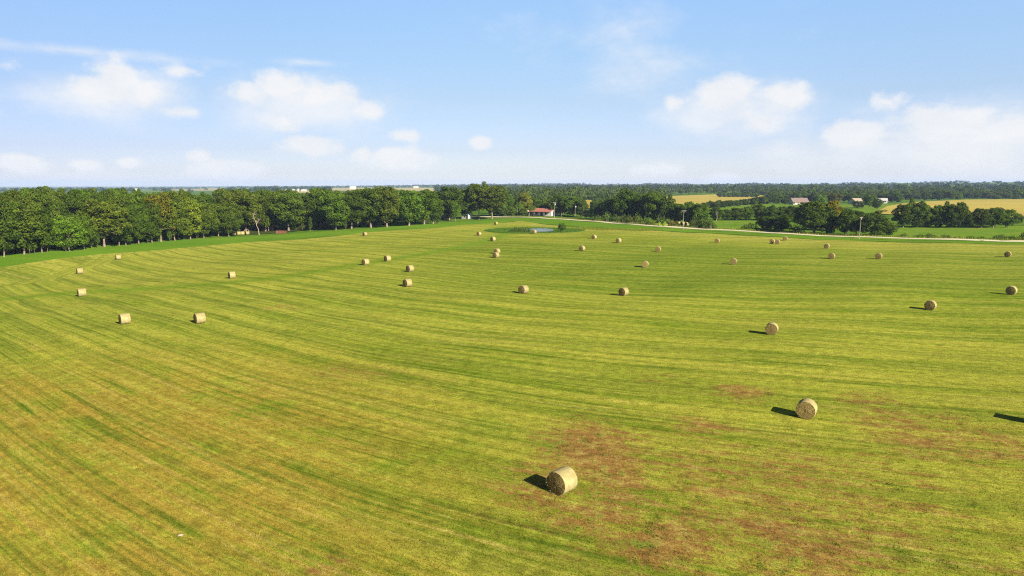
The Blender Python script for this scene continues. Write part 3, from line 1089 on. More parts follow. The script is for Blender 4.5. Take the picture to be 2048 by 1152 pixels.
# --- front row of the left wood, one by one as the photograph shows them
G_EDGE = "trees along the front edge of the left wood"
FRONT = [
    ('edge', -60, 520, 392, 110, C_OAK, "broad dark oak crown cut off by the left frame edge"),
    ('edge', 8, 513, 396, 66, C_OAK, "dark oak leaning over the shaded corner at the wood's left end"),
    ('edge', 48, 508, 402, 84, C_OLIVE, "olive oak on two reddish trunks at the wood's left end"),
    ('edge', 84, 505, 412, 52, C_OAK, "dark oak with thin pale trunk between the olive oak and the bright tree"),
    ('round', 139, 502, 433, 66, C_BRIGHT, "bright lime green rounded tree standing out from the dark wood"),
    ('edge', 168, 499, 428, 40, C_MID, "slim mid green tree just right of the lime green tree"),
    ('open', 209, 493.5, 402, 84, C_OLIVE, "big oak showing bare forked limbs high above its dark trunk"),
    ('edge', 238, 491, 410, 44, C_OLIVE, "narrow oak with leaning pale trunk right of the forked limbs"),
    ('edge', 252, 490.5, 418, 48, C_OAK, "dark low oak on a thin pale stem beside the leaning trunk"),
    ('edge', 278, 487, 404, 52, C_MID, "green oak standing on one stout pale trunk stump"),
    ('edge', 304, 485, 402, 46, C_OAK, "dark oak left of the browned tree with bleached limbs"),
    ('open', 322, 482.5, 388, 62, C_BROWN, "browned sparse tree with bleached dead limbs inside its crown"),
    ('edge', 350, 480.5, 395, 56, C_OLIVE, "olive oak with slender trunk right of the browned sparse tree"),
    ('edge', 381, 478, 398, 52, C_YEL, "yellowish green oak with a row of thin pale stems below"),
    ('edge', 408, 475.5, 402, 52, C_OLIVE, "olive oak overhanging its thin trunk near the stored bales"),
    ('edge', 437, 472, 405, 50, C_OLIVE, "brownish olive oak just left of the stored bales"),
    ('edge', 458, 472.5, 408, 50, C_OAK, "dark oak on a short bright trunk stump beside the stored bales"),
    ('oak', 492, 464, 384, 64, C_OLIVE, "round oak rising directly behind the stored hay bales"),
    ('oak', 545, 461, 383, 66, C_OLIVE, "wide oak behind the dead leaning snag"),
    ('oak', 578, 462, 386, 62, C_OAK, "dark oak rising behind the rusty livestock panels"),
    ('oak', 604, 459, 390, 44, C_OLIVE, "narrow oak at the left rim of the shady clearing"),
    ('oak', 640, 456, 376.5, 70, C_OAK, "tall dark oak over the right side of the shady clearing"),
    ('edge', 672, 460, 383, 58, C_MID, "mid green oak on a short pale trunk right of the clearing"),
    ('oak', 703, 457.5, 381, 56, C_OAK, "dark oak left of the largest crown in the wood"),
    ('oak', 742, 455, 374, 62, C_OAK, "very broad dark oak with the left half of the largest crown"),
    ('oak', 774, 454, 373, 64, C_OLIVE, "olive oak with short white trunk forming the largest crown's right half"),
    ('oak', 818, 451, 381, 62, C_MID, "green oak with low skirts in front of the pale driveway"),
    ('oak', 848, 448, 377, 62, C_MID, "lighter topped oak left of the round dark shrub"),
    ('oak', 866, 447, 390, 44, C_OAK, "low dark oak right behind the round dark shrub"),
    ('oak', 898, 440, 373, 58, C_OAK, "tall rounded oak behind the pale green slim tree"),
    ('oak', 930, 437, 377, 50, C_DARK, "shaded dark oak standing behind the small white house"),
    ('open', 958, 438.5, 366, 46, C_OLIVE, "tall oak with white forked trunk at the wood's right end"),
    ('open', 984, 438, 371, 56, C_OLIVE, "leaning wide crowned oak with straight pale trunk at the wood's right tip"),
]
for kind, u, vb, vt, wp, c, lab in FRONT:
    tree_px(kind, u, vb, vt, wp * 1.14, c, "oak_tree" if kind != 'round' else "broadleaf_tree", lab, "tree", G_EDGE)
tree_px('slim', 911, 442, 403, 26, C_BRIGHT, "slim_tree", "pale green slim young tree left of the small white house", "tree", None)
tree_px('cedar', 877.5, 446.5, 430, 16, C_DARK, "dark_shrub", "round dark evergreen shrub alone on the green strip before the wood", "shrub", None)

# slender stems in front of the dark edge
G_SAP = "slender pale stemmed saplings along the wood edge"
for i, (u, vb, h_) in enumerate([(60, 508, 7), (70, 507, 5.5), (95, 504, 6), (132, 503, 6), (183, 497, 4), (196, 496, 6), (262, 489, 6), (296, 485.5, 5), (318, 483, 6), (340, 482, 5), (357, 478, 7), (368, 478, 6), (394, 476.5, 6), (621, 462, 6), (691, 459, 5)]):
    x, y, z = P(u, vb)
    tree_at('slim', x, y, 2.2, h_ + 1, C_OAK, "sapling", ordn(i) + " thin pale stemmed sapling from the left along the wood's front edge", "sapling", G_SAP)

# inside of the wood: crowns behind the front row
G_IN = "crowns filling the left wood behind its front row"
SUNV = np.array((0.67, -0.74))
inner = []
we = np.array(wood_edge)
seg = np.linalg.norm(np.diff(we, axis=0), axis=1)
cum_l = np.concatenate([[0], np.cumsum(seg)])
rows = [(11, 9.5, 0.85, 1.0), (21, 10, 0.9, 1.0), (33, 11, 0.94, 1.02), (47, 12, 0.95, 1.03), (64, 13, 0.97, 1.05), (84, 14, 1.0, 1.06)]
for rn, (dep, gap, a, b) in enumerate(rows):
    s = 4.0 + rn * 3
    while s < cum_l[-1] - (20 if dep < 40 else 70):
        ss = s + random.uniform(-2.5, 2.5)
        x = np.interp(ss, cum_l, we[:, 0])
        y = np.interp(ss, cum_l, we[:, 1])
        i = min(np.searchsorted(cum_l, ss), len(we) - 1)
        d = we[i] - we[i - 1]
        d /= np.linalg.norm(d)
        nrm = np.array((-d[1], d[0]))
        x, y = x + nrm[0] * (dep + random.uniform(-3, 3)), y + nrm[1] * (dep + random.uniform(-3, 3))
        u, v, dpt = project(x, y, Hs(x, y) + 15)
        clearing = 588 < project(x, y, Hs(x, y))[0] < 640 and dep < 30
        if -120 < u < 1010 and not clearing:
            inner.append((u, x, y, a, b))
        s += gap * random.uniform(0.85, 1.15)
tops = [(-100, 384), (0, 384), (60, 378), (110, 376), (150, 381), (240, 379), (320, 383), (370, 376), (420, 379), (490, 379), (560, 383), (640, 380), (740, 379), (800, 381), (830, 385), (860, 379), (880, 388), (900, 382), (1000, 384)]
for u, x, y, a, b in inner:
    # crown height follows the wood's skyline in the photograph, never over 19 m
    vt = np.interp(u, [q[0] for q in tops], [q[1] for q in tops]) + random.uniform(-4, 6)
    dd = ray(u, vt)
    h_ = CAMH + dd[2] * (y / dd[1]) - Hs(x, y)
    h_ = float(np.clip(h_ * 1.04, 10.5, 20.5))
    c = random.choice((C_OAK, C_OAK, C_OLIVE, C_MID, C_OAK, C_OLIVE))
    tree_at(random.choice(('oak', 'oak', 'edge')), x, y, random.uniform(10, 13.5), h_, c, "oak_tree", "crown packed among others inside the left wood behind its front row", "tree", G_IN)

# understory
G_UND = "low shade bushes under the left wood"
for i, u in enumerate(range(4, 900, 11)):
    if 455 < u < 585:
        continue
    vb = np.interp(u, [q[0] for q in wood_px], [q[1] for q in wood_px]) - 1.2 + random.uniform(-1.5, 1.5)
    x, y, z = P(u + random.uniform(-5, 5), vb)
    tree_at('bush', x, y, random.uniform(3.5, 6), random.uniform(1.6, 4.6), random.choice((C_DARK, C_OAK, C_OLIVE, C_MID)), "bush", "low bush in the shade at the foot of the left wood", "bush", G_UND)

# --- dead snags
def dead_tree(name, label, u, vb, vt, lean, seed, mat='dead', twigs=8):
    rr = np.random.default_rng(seed)
    x, y, z = P(u, vb)
    d = ray(u, vt)
    h_ = CAMH + d[2] * (y / d[1]) - z
    root = tag(empty(name, (x, y, z)), label, "dead tree")
    mb = MB()
    pts = [np.array((lean * h_ * (i / 7) ** 1.2 + rr.normal() * .12, rr.normal() * .12, -0.3 + (h_ + .3) * i / 7)) for i in range(8)]
    rads = [0.20 * (1.2 if i == 0 else 1) * (1 - .8 * i / 7) for i in range(8)]
    mb.tube(pts, rads, 8)
    mb.build("trunk", M[mat], root, True)
    for k in range(twigs):
        b = MB()
        t = rr.uniform(.45, .97)
        i = min(int(t * 7), 6)
        p = pts[i] + (pts[i + 1] - pts[i]) * (t * 7 - i)
        a, e = rr.uniform(0, 6.28), rr.uniform(.1, .9)
        branch(b, p, np.array((math.cos(a) * math.cos(e), math.sin(a) * math.cos(e), math.sin(e))), h_ * rr.uniform(.15, .32), .09, rr, 1, [])
        b.build("branch", M[mat], root, True)
    return root


dead_tree("dead_tree", "bleached leaning snag with ragged side branches right of the stored bales", 519, 469, 424, -0.28, 5, twigs=12)
dead_tree("dead_tree", "bare pale trunk with one hooked top standing left of the rusty panels", 538, 462, 438, 0.12, 8, twigs=2)
dead_tree("dead_tree", "forked white dead tree at the left end of the small roadside pasture", 1433, 442, 421, 0.06, 9, twigs=5)

# --- trees right of the road, one by one
SPEC = []
A = SPEC.append


def S(group, cat, name, kind, colr, rows_, fmt):
    if '{}' in fmt and fmt != '{} tree':
        rows_ = sorted(rows_, key=lambda q: q[0])
    for i, r in enumerate(rows_):
        u, vb, vt, wp = r[:4]
        c = r[4] if len(r) > 4 else colr
        lab = r[5] if len(r) > 5 else fmt.format(ordn(i))
        tree_px(r[6] if len(r) > 6 else kind, u, vb, vt, wp, c, name, lab, cat, group)


S("trees behind the red roofed house", "tree", "broadleaf_tree", 'grove', C_MID, [
    (985, 431.5, 393, 34, C_OAK), (1000, 432, 398, 30, C_MID), (1012, 431, 388, 36, C_MID), (1008, 432.5, 414, 24, C_OAK), (1022, 432.5, 413, 24, C_MID), (1047, 432.6, 416, 20, C_OAK), (1062, 431, 410, 24, C_MID), (1028, 430.5, 396, 30, C_OAK), (1050, 431, 385, 34, (1.6, 1.15, 1.0)), (1037, 432, 406, 22, C_BRIGHT), (1076, 429.5, 401, 28, C_DARK), (1092, 429, 398, 30, C_YEL),
    (1120, 431, 389, 42, C_OAK), (1146, 433, 392, 42, C_MID), (1163, 434, 399, 30, C_OAK)], "{} tree from the left in the row behind the red roofed house")
S("young trees beside the utility poles", "small tree", "small_tree", 'slim', C_MID, [
    (1171, 437, 418, 16), (1181, 438, 416, 18), (1192, 439, 418, 18, C_BRIGHT)], "{} of three narrow young trees right of the middle utility poles")
S("big dark trees beyond the road", "tree", "broadleaf_tree", 'grove', C_OAK, [
    (1203, 439, 402, 36, C_OAK), (1225, 440, 398, 48, C_DARK), (1252, 441, 379, 56, C_MID), (1268, 441, 400, 40, C_DARK), (1287, 442, 386, 50, C_OAK), (1308, 443, 384, 54, C_MID),
    (1330, 444, 392, 42, C_OAK), (1352, 447, 408, 38, C_DARK), (1376, 448, 404, 42, C_OAK), (1398, 450, 406, 42, C_MID)], "{} big tree from the left in the dark grove beyond the road")
S("shrubs in front of the dark grove", "shrub", "bush", 'bush', C_OAK, [
    (1196, 441, 428, 18), (1213, 443, 423, 24, C_MID), (1232, 444, 427, 24), (1246, 445.5, 428, 24), (1260, 446.5, 429, 20, C_OLIVE), (1273, 448, 425, 22, C_OLIVE), (1292, 449, 430, 16, C_BRIGHT),
    (1304, 450, 437, 20, C_YEL), (1322, 450, 426, 22, C_MID), (1340, 451, 435, 18), (1352, 452, 439, 14, C_OLIVE), (1389, 455, 434, 26), (1407, 456, 432, 30), (1422, 457.5, 438, 24)], "{} shrub from the left along the far roadside before the dark grove")
S("pale blossoming bushes by the road", "bush", "flowering_bush", 'bush', (5.0, 4.2, 4.2), [
    (1318, 451.5, 443, 10), (1330, 452.5, 443, 10), (1335, 449, 438, 8, (5.0, 4.4, 3.6)), (1345, 452, 439, 14, (3.6, 2.0, 2.0)), (1283, 447, 440, 9, (4, 3.2, 1.6))], "{} pale blossoming bush from the left at the far roadside")
S("hedgerow below the golden field", "tree", "hedge_tree", 'grove', C_DARK, [
    (1410, 419, 405, 22), (1430, 417, 403, 22), (1446, 416, 402, 20), (1459, 414, 400, 20), (1474, 413, 400, 20), (1491, 411, 398, 20), (1508, 410, 395, 22), (1525, 409, 392, 22), (1340, 420, 405, 22), (1357, 420, 407, 24), (1378, 419, 408, 22), (1398, 418, 409, 22), (1420, 416, 402, 20), (1438, 415, 400, 18), (1452, 413, 401, 18), (1466, 412, 401, 18), (1482, 411, 399, 18), (1500, 409, 397, 20), (1517, 408, 393, 20), (1534, 408, 390, 22),
    (1552, 408, 394, 20), (1570, 408, 396, 22)], "{} tree from the left in the hedgerow below the golden field")
S("copse at the far edge of the golden field", "tree", "copse_tree", 'grove', C_MID, [
    (u_, 394.5, 383.5 + (k_ % 3), 15) for k_, u_ in enumerate(range(1440, 1520, 9))], "{} tree from the left in the copse on the golden field's far edge")
S("second hedgerow above the small pasture", "tree", "hedge_tree", 'grove', C_OAK, [
    (1432, 440, 414, 30), (1452, 440, 418, 30), (1472, 440, 415, 34), (1494, 440, 413, 32, C_MID), (1517, 440, 406, 34), (1540, 441, 412, 34), (1562, 440, 413, 34, C_DARK), (1582, 440, 412, 30)], "{} tree from the left in the second hedgerow above the small pasture")
S("trees and thickets around the big roadside tree", "tree", "broadleaf_tree", 'grove', C_OAK, [
    (1500, 457.5, 443, 34, C_DARK, "dark low thicket at the front of the small roadside pasture", 'bush'),
    (1535, 459.0, 433, 44, C_OAK, "rounded thicket tree left of the biggest roadside tree"),
    (1562, 461.0, 430, 48, C_MID, "broad green thicket tree touching the biggest roadside tree's left side"),
    (1590, 463.5, 448, 34, C_BRIGHT, "bright low bush below the biggest roadside tree's left side", 'bush'),
    (1628, 466.5, 401, 88, C_OAK, "biggest tree along the far side of the road", 'grove'),
    (1662, 461.5, 402, 46, (2.6, 1.5, 1.0), "tree with orange tinged top behind the biggest roadside tree's right side"),
    (1656, 467.5, 426, 42, C_MID, "green tree at the right foot of the biggest roadside tree"),
    (1690, 469.5, 418, 42, C_DARK, "dark tree just left of the right hand utility pole"),
    (1712, 468.5, 420, 36, C_OAK, "tree directly behind the right hand utility pole"),
    (1748, 470.5, 425, 62, C_OAK, "wide low tree right of the right hand utility pole"),
    (1777, 470.5, 445, 32, C_OAK, "low tree at the right end of the thicket by the pasture")], "{} tree")
S("trees between the three farther houses", "tree", "broadleaf_tree", 'round', C_OAK, [
    (1640, 412, 388, 30, C_BRIGHT, "bright green tree right of the brown roofed house"), (1668, 411, 385, 36, (1.3, 1.0, .9), "brownish dark tree left of the tan roofed house"),
    (1716, 418, 401, 24, C_DARK, "dark tree in front of the tan roofed house"), (1738, 416, 388, 28, C_MID, "tree between the tan roofed house and the white house"),
    (1752, 419, 396, 20, C_DARK, "small dark tree left of the white house"), (1690, 425, 416, 24, C_OAK, "low tree on the slope below the tan roofed house"), (1768, 424, 418, 14, C_DARK, "small bush on the slope below the white house", 'bush')], "{} tree")
S("dark hedgerow behind the right pasture", "tree", "hedge_tree", 'grove', C_DARK, [
    (1806, 455, 408, 42), (1832, 455, 401, 48, C_OAK), (1852, 454.5, 414, 34), (1873, 455, 411, 40, C_OAK), (1898, 455, 407, 40), (1918, 455, 405, 36, C_OAK), (1938, 455, 428, 28), (1962, 455.5, 416, 42), (1986, 455.5, 414, 44, C_OAK), (2012, 455, 418, 42, C_MID),
    (2037, 447, 429, 18)], "{} tree from the left in the dark hedgerow behind the right pasture")
S("roadside shrubs before the right pasture", "shrub", "bush", 'bush', C_OAK, [
    (1806, 473.2, 466, 16), (1838, 473.7, 468, 20, C_MID), (1861, 474.2, 466, 20), (1891, 475.2, 468, 20, C_DARK), (1916, 475.7, 471, 12), (1943, 476.2, 471, 18), (1962, 476.7, 472, 14), (2000, 477.7, 468, 24), (2022, 478.2, 470, 22), (2049, 479.2, 457, 20, C_DARK)], "{} shrub from the left along the fence line before the right pasture")

# woods of the middle distance, still tree by tree in their first rows
G_MIDW = "trees of the middle distance wood beyond the fields"
midw = []
for vb, vt0, u0, u1, step in ((427, 396, 1000, 1330, 14), (418, 393, 1000, 1330, 14), (409, 391, 1002, 1330, 14), (404, 386, 1535, 1800, 13), (400, 383, 1535, 1990, 12), (396, 380, 1800, 2060, 12),  (400, 386, 1000, 1335, 14), (394, 380, 1002, 1330, 12), (394, 382, 1545, 1800, 13), (389, 374, 1490, 1960, 13), (397, 386, 1800, 2060, 12), (391, 379, 1780, 2060, 13)):
    u = u0 + random.uniform(0, 8)
    while u < u1:
        if not any(in_poly(u, vb - k, p) for p in FIELD_POLYS for k in (0, 6, 10)):
            midw.append((u, vb + random.uniform(-1, 1), vt0 + random.uniform(-4, 5)))
        u += step * random.uniform(.8, 1.25)
for u, vb, vt in midw:
    tree_px(random.choice(('oak', 'grove', 'grove')), u, vb, vt, random.uniform(17, 25), random.choice((C_MID, C_OAK, C_OAK, C_OLIVE, C_MID)), "broadleaf_tree", "green tree in the middle distance wood beyond the roadside fields", "tree", G_MIDW)

# pond side
tree_px('round', 1124.5, 463.8, 445.5, 19, C_MID, "small_tree", "small round tree standing alone beside the pond", "tree", None, variant=1)
for u, wp, lab in ((1028, 12, "left pond shrub of three dark clumps on the water's left shore"), (1042, 12, "middle pond shrub of three dark clumps on the water's left shore"), (1057, 13, "right pond shrub, touching the open water and nearest the bale")):
    tree_px('bush', u, 464, 452.5, wp * 1.3, C_OAK, "pond_shrub", lab, "shrub", "dark shrubs on the pond's shore")
print("trees:", tcount[0])


# ------------------------------------------------------------------ far woods (uncountable)
def far_woods(name, r0, r1, growth, gap, quads, qs, hh, amin, amax, keep, seed):
    rr = np.random.default_rng(seed)
    P3 = []
    r = r0
    while r < r1:
        n = int((amax - amin) * r / (gap * (r / r0) ** 0.5))
        a = amin + (amax - amin) * (np.arange(n) + rr.uniform(-.4, .4, n)) / n
        q = r * (1 + rr.uniform(-.5, .5, n) * (growth - 1))
        P3.append(np.stack([q * np.sin(a), q * np.cos(a), np.full(n, (r / r0) ** 0.5)], -1))
        r *= growth
    T = np.concatenate(P3)
    z = Hn(T[:, 0], T[:, 1])
    h = hh * (.55 + .75 * rr.random(len(T)) ** 1.6)
    ok = np.array([keep(T[i, 0], T[i, 1], z[i], h[i]) for i in range(len(T))])
    T, z, h = T[ok], z[ok], h[ok]
    n = len(T)
    wd = h * rr.uniform(.45, .7, n) * T[:, 2] ** 0.5
    li = np.repeat(np.arange(n), quads)
    m = len(li)
    d = rr.normal(size=(m, 3))
    d[:, 2] = np.abs(d[:, 2]) * 1.2 - 0.45
    d /= np.linalg.norm(d, axis=1)[:, None]
    rad = rr.uniform(.65, 1.05, m)
    pos = np.stack([T[li, 0] + d[:, 0] * rad * wd[li], T[li, 1] + d[:, 1] * rad * wd[li], z[li] + h[li] * .52 + d[:, 2] * rad * h[li] * .5], -1)
    nr = d + rr.normal(size=(m, 3)) * .45
    nr /= np.linalg.norm(nr, axis=1)[:, None]
    e1 = np.cross(nr, rr.normal(size=(m, 3)))
    e1 /= np.linalg.norm(e1, axis=1)[:, None]
    e2 = np.cross(nr, e1)
    s = (qs * T[li, 2] ** 0.6 * rr.uniform(.6, 1.3, m))[:, None]
    V = np.stack([pos - e1 * s * .6, pos - e2 * s * .42, pos + e1 * s * .6, pos + e2 * s * .42], 1).reshape(-1, 3)
    tint = np.clip(.6 * rr.random(n)[li] + .5 * rr.random(m), 0, 1)
    me = np_mesh(name, V, np.arange(4 * m).reshape(-1, 4), {"tint": np.repeat(tint, 4)})
    uu = np.array([project(T[i, 0], T[i, 1], z[i])[0] for i in range(n)])
    print(name, n, [int(((uu > q) & (uu < q + 200)).sum()) for q in range(0, 2048, 200)])
    return tag(link(name, me, M['leaf_far' if r0 < 1000 else 'leaf_sky']), kind='stuff')


HOUSE_CLEAR = [(1560, 413, 1625, 396), (1690, 412, 1800, 396)]


SKYLINE = ([-400, 0, 180, 300, 560, 700, 830, 1000, 1300, 1700, 1850, 2048, 2400], [372.5, 373, 374, 374.5, 371, 370.5, 367.5, 366.3, 367.5, 366, 363.5, 361.5, 360])


def keep_mid(x, y, z, h):
    ub, vb, _ = project(x, y, z)
    _, vt, _ = project(x, y, z + h)
    if vt < np.interp(ub, *SKYLINE) + 1.0 * math.sin(ub / 31) + 0.8 * math.sin(ub / 11) + random.uniform(-1.3, .6):
        return False
    if ub < 950 and vb > 386:
        return False
    for p in FIELD_POLYS:
        if in_poly(ub, vb, p) or in_poly(ub, (vb + vt) / 2, p) or in_poly(ub, vt, p):
            return False
    # open farmland between the road and the woods on the right
    if vb > 392 and ub > 1335:
        return False
    return True


fw = far_woods("middle_woodland", 620, 1500, 1.055, 10, 110, 1.7, 13.5, R(-46), R(44), keep_mid, 3)
tag(fw, "green wooded country rolling away in the middle distance behind road and fields", "woodland")
fw = far_woods("far_woodland", 1500, 7000, 1.085, 15, 60, 2.6, 14, R(-46), R(44), keep_mid, 4)
tag(fw, "hazy blue dark band of woods along the skyline", "woodland")


# ------------------------------------------------------------------ hay bales
def bale_meshes(seed):
    rr = np.random.default_rng(seed)
    Rb, Lb, n, k = 0.78, 1.22, 56, 11
    ph = rr.uniform(0, 6.28, 4)
    am = rr.uniform(.004, .016, 4)

    def prof(t, y):
        r = Rb * (1 + am[0] * math.sin(2 * t + ph[0]) + am[1] * math.sin(3 * t + ph[1]) + .6 * am[2] * math.sin(5 * t + 2 * y + ph[2]))
        e = abs(y) / (Lb / 2)
        r *= 1 - 0.045 * max(0, (e - .82) / .18) ** 2
        x, z = r * math.cos(t), r * math.sin(t)
        z = max(z, -Rb * 0.955) if z < -Rb * .9 else z
        return x, z
    V, Fq = [], []
    ys = [(-1 + 2 * (i / (k - 1))) * Lb / 2 for i in range(k)]
    for y in ys:
        for j in range(n):
            x, z = prof(2 * math.pi * j / n, y)
            V.append((x, y, z))
    for i in range(k - 1):
        for j in range(n):
            a = i * n
            Fq.append((a + j, a + (j + 1) % n, a + n + (j + 1) % n, a + n + j))
    side = np_mesh("net_wrap", V, [f[::-1] for f in Fq], smooth=True)
    ends = []
    for sgn in (-1, 1):
        EV, EF = [], []
        rings = 9
        y0 = sgn * Lb / 2
        for i in range(rings + 1):
            q = 1 - i / rings
            for j in range(n):
                x, z = prof(2 * math.pi * j / n, y0)
                bul = 0.045 * (1 - q * q) + rr.normal() * 0.007 * (i > 0)
                EV.append((x * q, y0 + sgn * bul, z * q))
        for i in range(rings):
            for j in range(n):
                a = i * n
                f = (a + j, a + (j + 1) % n, a + n + (j + 1) % n, a + n + j)
                EF.append(f if sgn < 0 else f[::-1])
        ends.append(np_mesh("end_face", EV, EF, smooth=True))
    # loose stalks sticking out of rims and end faces
    SV = []
    for q in range(420):
        t = rr.uniform(0, 6.28)
        sgn = rr.choice((-1, 1))
        rad = Rb * (rr.uniform(.9, 1.0) if q % 3 else math.sqrt(rr.random()) * .95)
        p = np.array((rad * math.cos(t), sgn * (Lb / 2 + .01), max(rad * math.sin(t), -Rb * .93)))
        d = np.array((math.cos(t) * rr.uniform(-.2, 1), sgn * rr.uniform(.2, 1), math.sin(t) * rr.uniform(-.2, 1))) + rr.normal(size=3) * .4
        d /= np.linalg.norm(d)
        ln = rr.uniform(.05, .14)
        sd = np.cross(d, rr.normal(size=3))
        sd /= np.linalg.norm(sd)
        SV += [p - sd * .006, p + sd * .006, p + d * ln]
    straw = np_mesh("loose_straw", SV, np.arange(len(SV)).reshape(-1, 3))
    return side, ends, straw


BALES = [  # u, v of the ground contact, axis turn (deg), label
    (1124, 988, 43, "largest and nearest round bale, its side lit, shadow falling on reddish stubble"),
    (1612, 837, 31, "second nearest round bale, coiled end turned to view, right of centre"),
    (1543, 669.5, 26, "round bale third nearest, alone right of centre with a short shadow"),
    (1860, 620.5, 41, "round bale with shaded end, left of and below the bale at the right frame edge"),
    (2022, 589.5, 46, "round bale closest to the right frame edge in mid field"),
    (1247, 592, 44, "right one of two evenly sized bales side by side in mid field"),
    (1047, 587.5, 39, "left one of two evenly sized bales side by side in mid field"),
    (815, 574, 44, "lower bale of the upright pair left of mid field, nearest of its cluster of four"),
    (820, 544, 43, "upper bale of the upright pair left of mid field"),
    (775, 523, 43, "bale just up and left of the upright pair, farthest of its cluster of four"),
    (731, 530.5, 41, "leftmost bale of the cluster of four left of mid field"),
    (464, 557, 50, "lone bale on the slope beside the green waterway in the left field"),
    (400, 647.5, 47, "right one of two large bales in the left foreground, corded side lit"),
    (250, 648.5, 46, "left one of two large bales in the left foreground, side on"),
    (164, 593, 46, "side on bale below the headland turn at the far left"),
    (160, 548, 47, "bale on the headland line at the far left"),
    (237, 519.5, 50, "bale closest to the left wood's green strip"),
    (730, 472, 42, "small bale at the field edge before the wood's broad oaks"),
    (958, 471.5, 37, "small bale left of the pond, the farther of two"),
    (986, 482.5, 44, "small bale left of the pond, the nearer of two"),
    (994, 508, 37, "upper bale of the touching pair below the pond"),
    (992, 516, 41, "lower bale of the touching pair below the pond"),
    (1164, 502, 39, "bale below the pond's lone tree, left of two farther bales"),
    (1188, 478.5, 36, "farther small bale right of the pond's lone tree"),
    (1237, 485.5, 37, "small bale right of the pond tree, the second along"),
    (1316, 503.5, 21, "bale above and right of the dark ended mid distance bale"),
    (1290, 535, 18, "dark ended bale in the mid distance right of centre"),
    (1434, 486, 24, "small bale below the road, left of the group of three"),
    (1467, 529, 22, "bale midway between the dark ended bale and the right hand pair"),
    (1544, 487, 33, "left bale of the close group of three below the road"),
    (1555, 488.5, 29, "middle bale of the close group of three below the road"),
    (1570, 481.2, 27, "right bale of the close group of three, on the green verge's edge"),
    (1653, 497, 35, "smaller, farther bale of the right hand pair below the utility pole"),
    (1663, 518, 33, "larger, nearer bale of the right hand pair below the utility pole"),
    (1757, 518, 37, "bale right of the pair below the utility pole"),
    (2015, 514, 42, "far right bale below the pasture with its pale end facing the view"),
    (992, 450, 41, "farthest bale, on the green strip before the wood's right tip"),
    (1068.5, 467.5, 36, "pale bale on the near shore of the pond, beside the shrubs"),
    (2078, 850, 44, "bale beyond the right frame edge whose shadow reaches into the field"),
]


def make_bale(seed):
    root = empty("hay_bale", (0, 0, 0))
    side, ends, straw = bale_meshes(seed)
    hold = 0.74
    for nm, me, mt in (("net_wrap", side, M['wrap']), ("end_face", ends[0], M['end']), ("end_face", ends[1], M['end']), ("loose_straw", straw, M['wrap'])):
        o = link(nm, me, mt, root)
        o.location = (0, 0, hold)
        if nm == 'loose_straw':
            o['kind'] = 'stuff'
    return root


bale_proto = [None, None, None]


def place_bale(i, x, y, rz, label, group, sc=1.0):
    k = i % 3
    if bale_proto[k] is None:
        o = bale_proto[k] = make_bale(70 + k)
    else:
        o = copy_tree(bale_proto[k])
    o.location = (x, y, Hs(x, y))
    o.rotation_euler = (0, 0, rz)
    o.scale = (sc, sc * random.uniform(.95, 1.06), sc)
    tag(o, label, "hay bale", group)
    return o


for i, (u, v, turn, lab) in enumerate(BALES):
    x, y, z = P(u, v)
    dn = math.hypot(x, y)
    x, y = x + x / dn * 0.35, y + y / dn * 0.35
    place_bale(i, x, y, R(-turn), lab, "round hay bales scattered over the mown field")

for i, (u, lab) in enumerate(((468.5, "leftmost of the stored old bales under the wood"), (478, "second of the stored old bales under the wood"), (485.5, "third of the stored old bales under the wood"), (495, "rightmost stored old bale, below the bent pale branch"))):
    x, y, z = P(u, 470.4 - 0.25 * i)
    place_bale(i + 1, x, y, R(-62), lab, "old round bales stored at the wood edge", 1.0)
for i, (u, vb, lab) in enumerate(((1357, 450.5, "weathered bale at the left of the row behind the road pole"), (1365, 451, "weathered bale in the middle of the row behind the road pole"), (1373.5, 451.8, "reddish weathered bale at the right of the row behind the road pole"))):
    x, y, z = P(u, vb)
    place_bale(i, x, y, R(-58), lab, "weathered bales in a row beyond the road", 1.15)

# bent pale branch arching over the stored bales
x, y, z = P(490, 468.5)
mb = MB()
m_ = mpp(x, y)
mb.tube([((q - 490) * m_, 1.5, (469 - vv) * m_) for q, vv in ((484, 469), (485.5, 463), (488, 459.5), (491, 458.3), (494, 460), (496, 464), (497, 468.5))], [.12, .12, .11, .10, .09, .08, .06], 7)
o = mb.build("bent_branch", M['dead'])
o.location = (x, y, z - .1)
tag(o, "pale bent branch arching behind the stored old bales", "branch")

# rusty livestock panels
x, y, z = P(563, 468)
m_ = mpp(x, y)
root = tag(empty("livestock_panel", (x, y, z), 0.15), "rusty reddish brown steel livestock panels standing at the wood edge", "panel")
for px in (-10.5, -5, 0.5, 6, 10.5):
    mb = MB()
    mb.tube([(px * m_, 0, -.2), (px * m_, 0, 1.55)], .05, 8)
    mb.build("post", M['rust'], root, True)
for zz in (.3, .6, .9, 1.2, 1.45):
    mb = MB()
    mb.tube([(-10.5 * m_, .02, zz), (0, .02, zz + random.uniform(-.04, .04)), (10.5 * m_, .02, zz)], .045, 6)
    mb.build("rail", M['rust'], root, True)
mb = MB()
for k in range(26):
    px = -10 + 20 * k / 25
    mb.box((px * m_, .06, .85), (.10, .015, 1.2))
mb.build("slats", M['rust'], root)


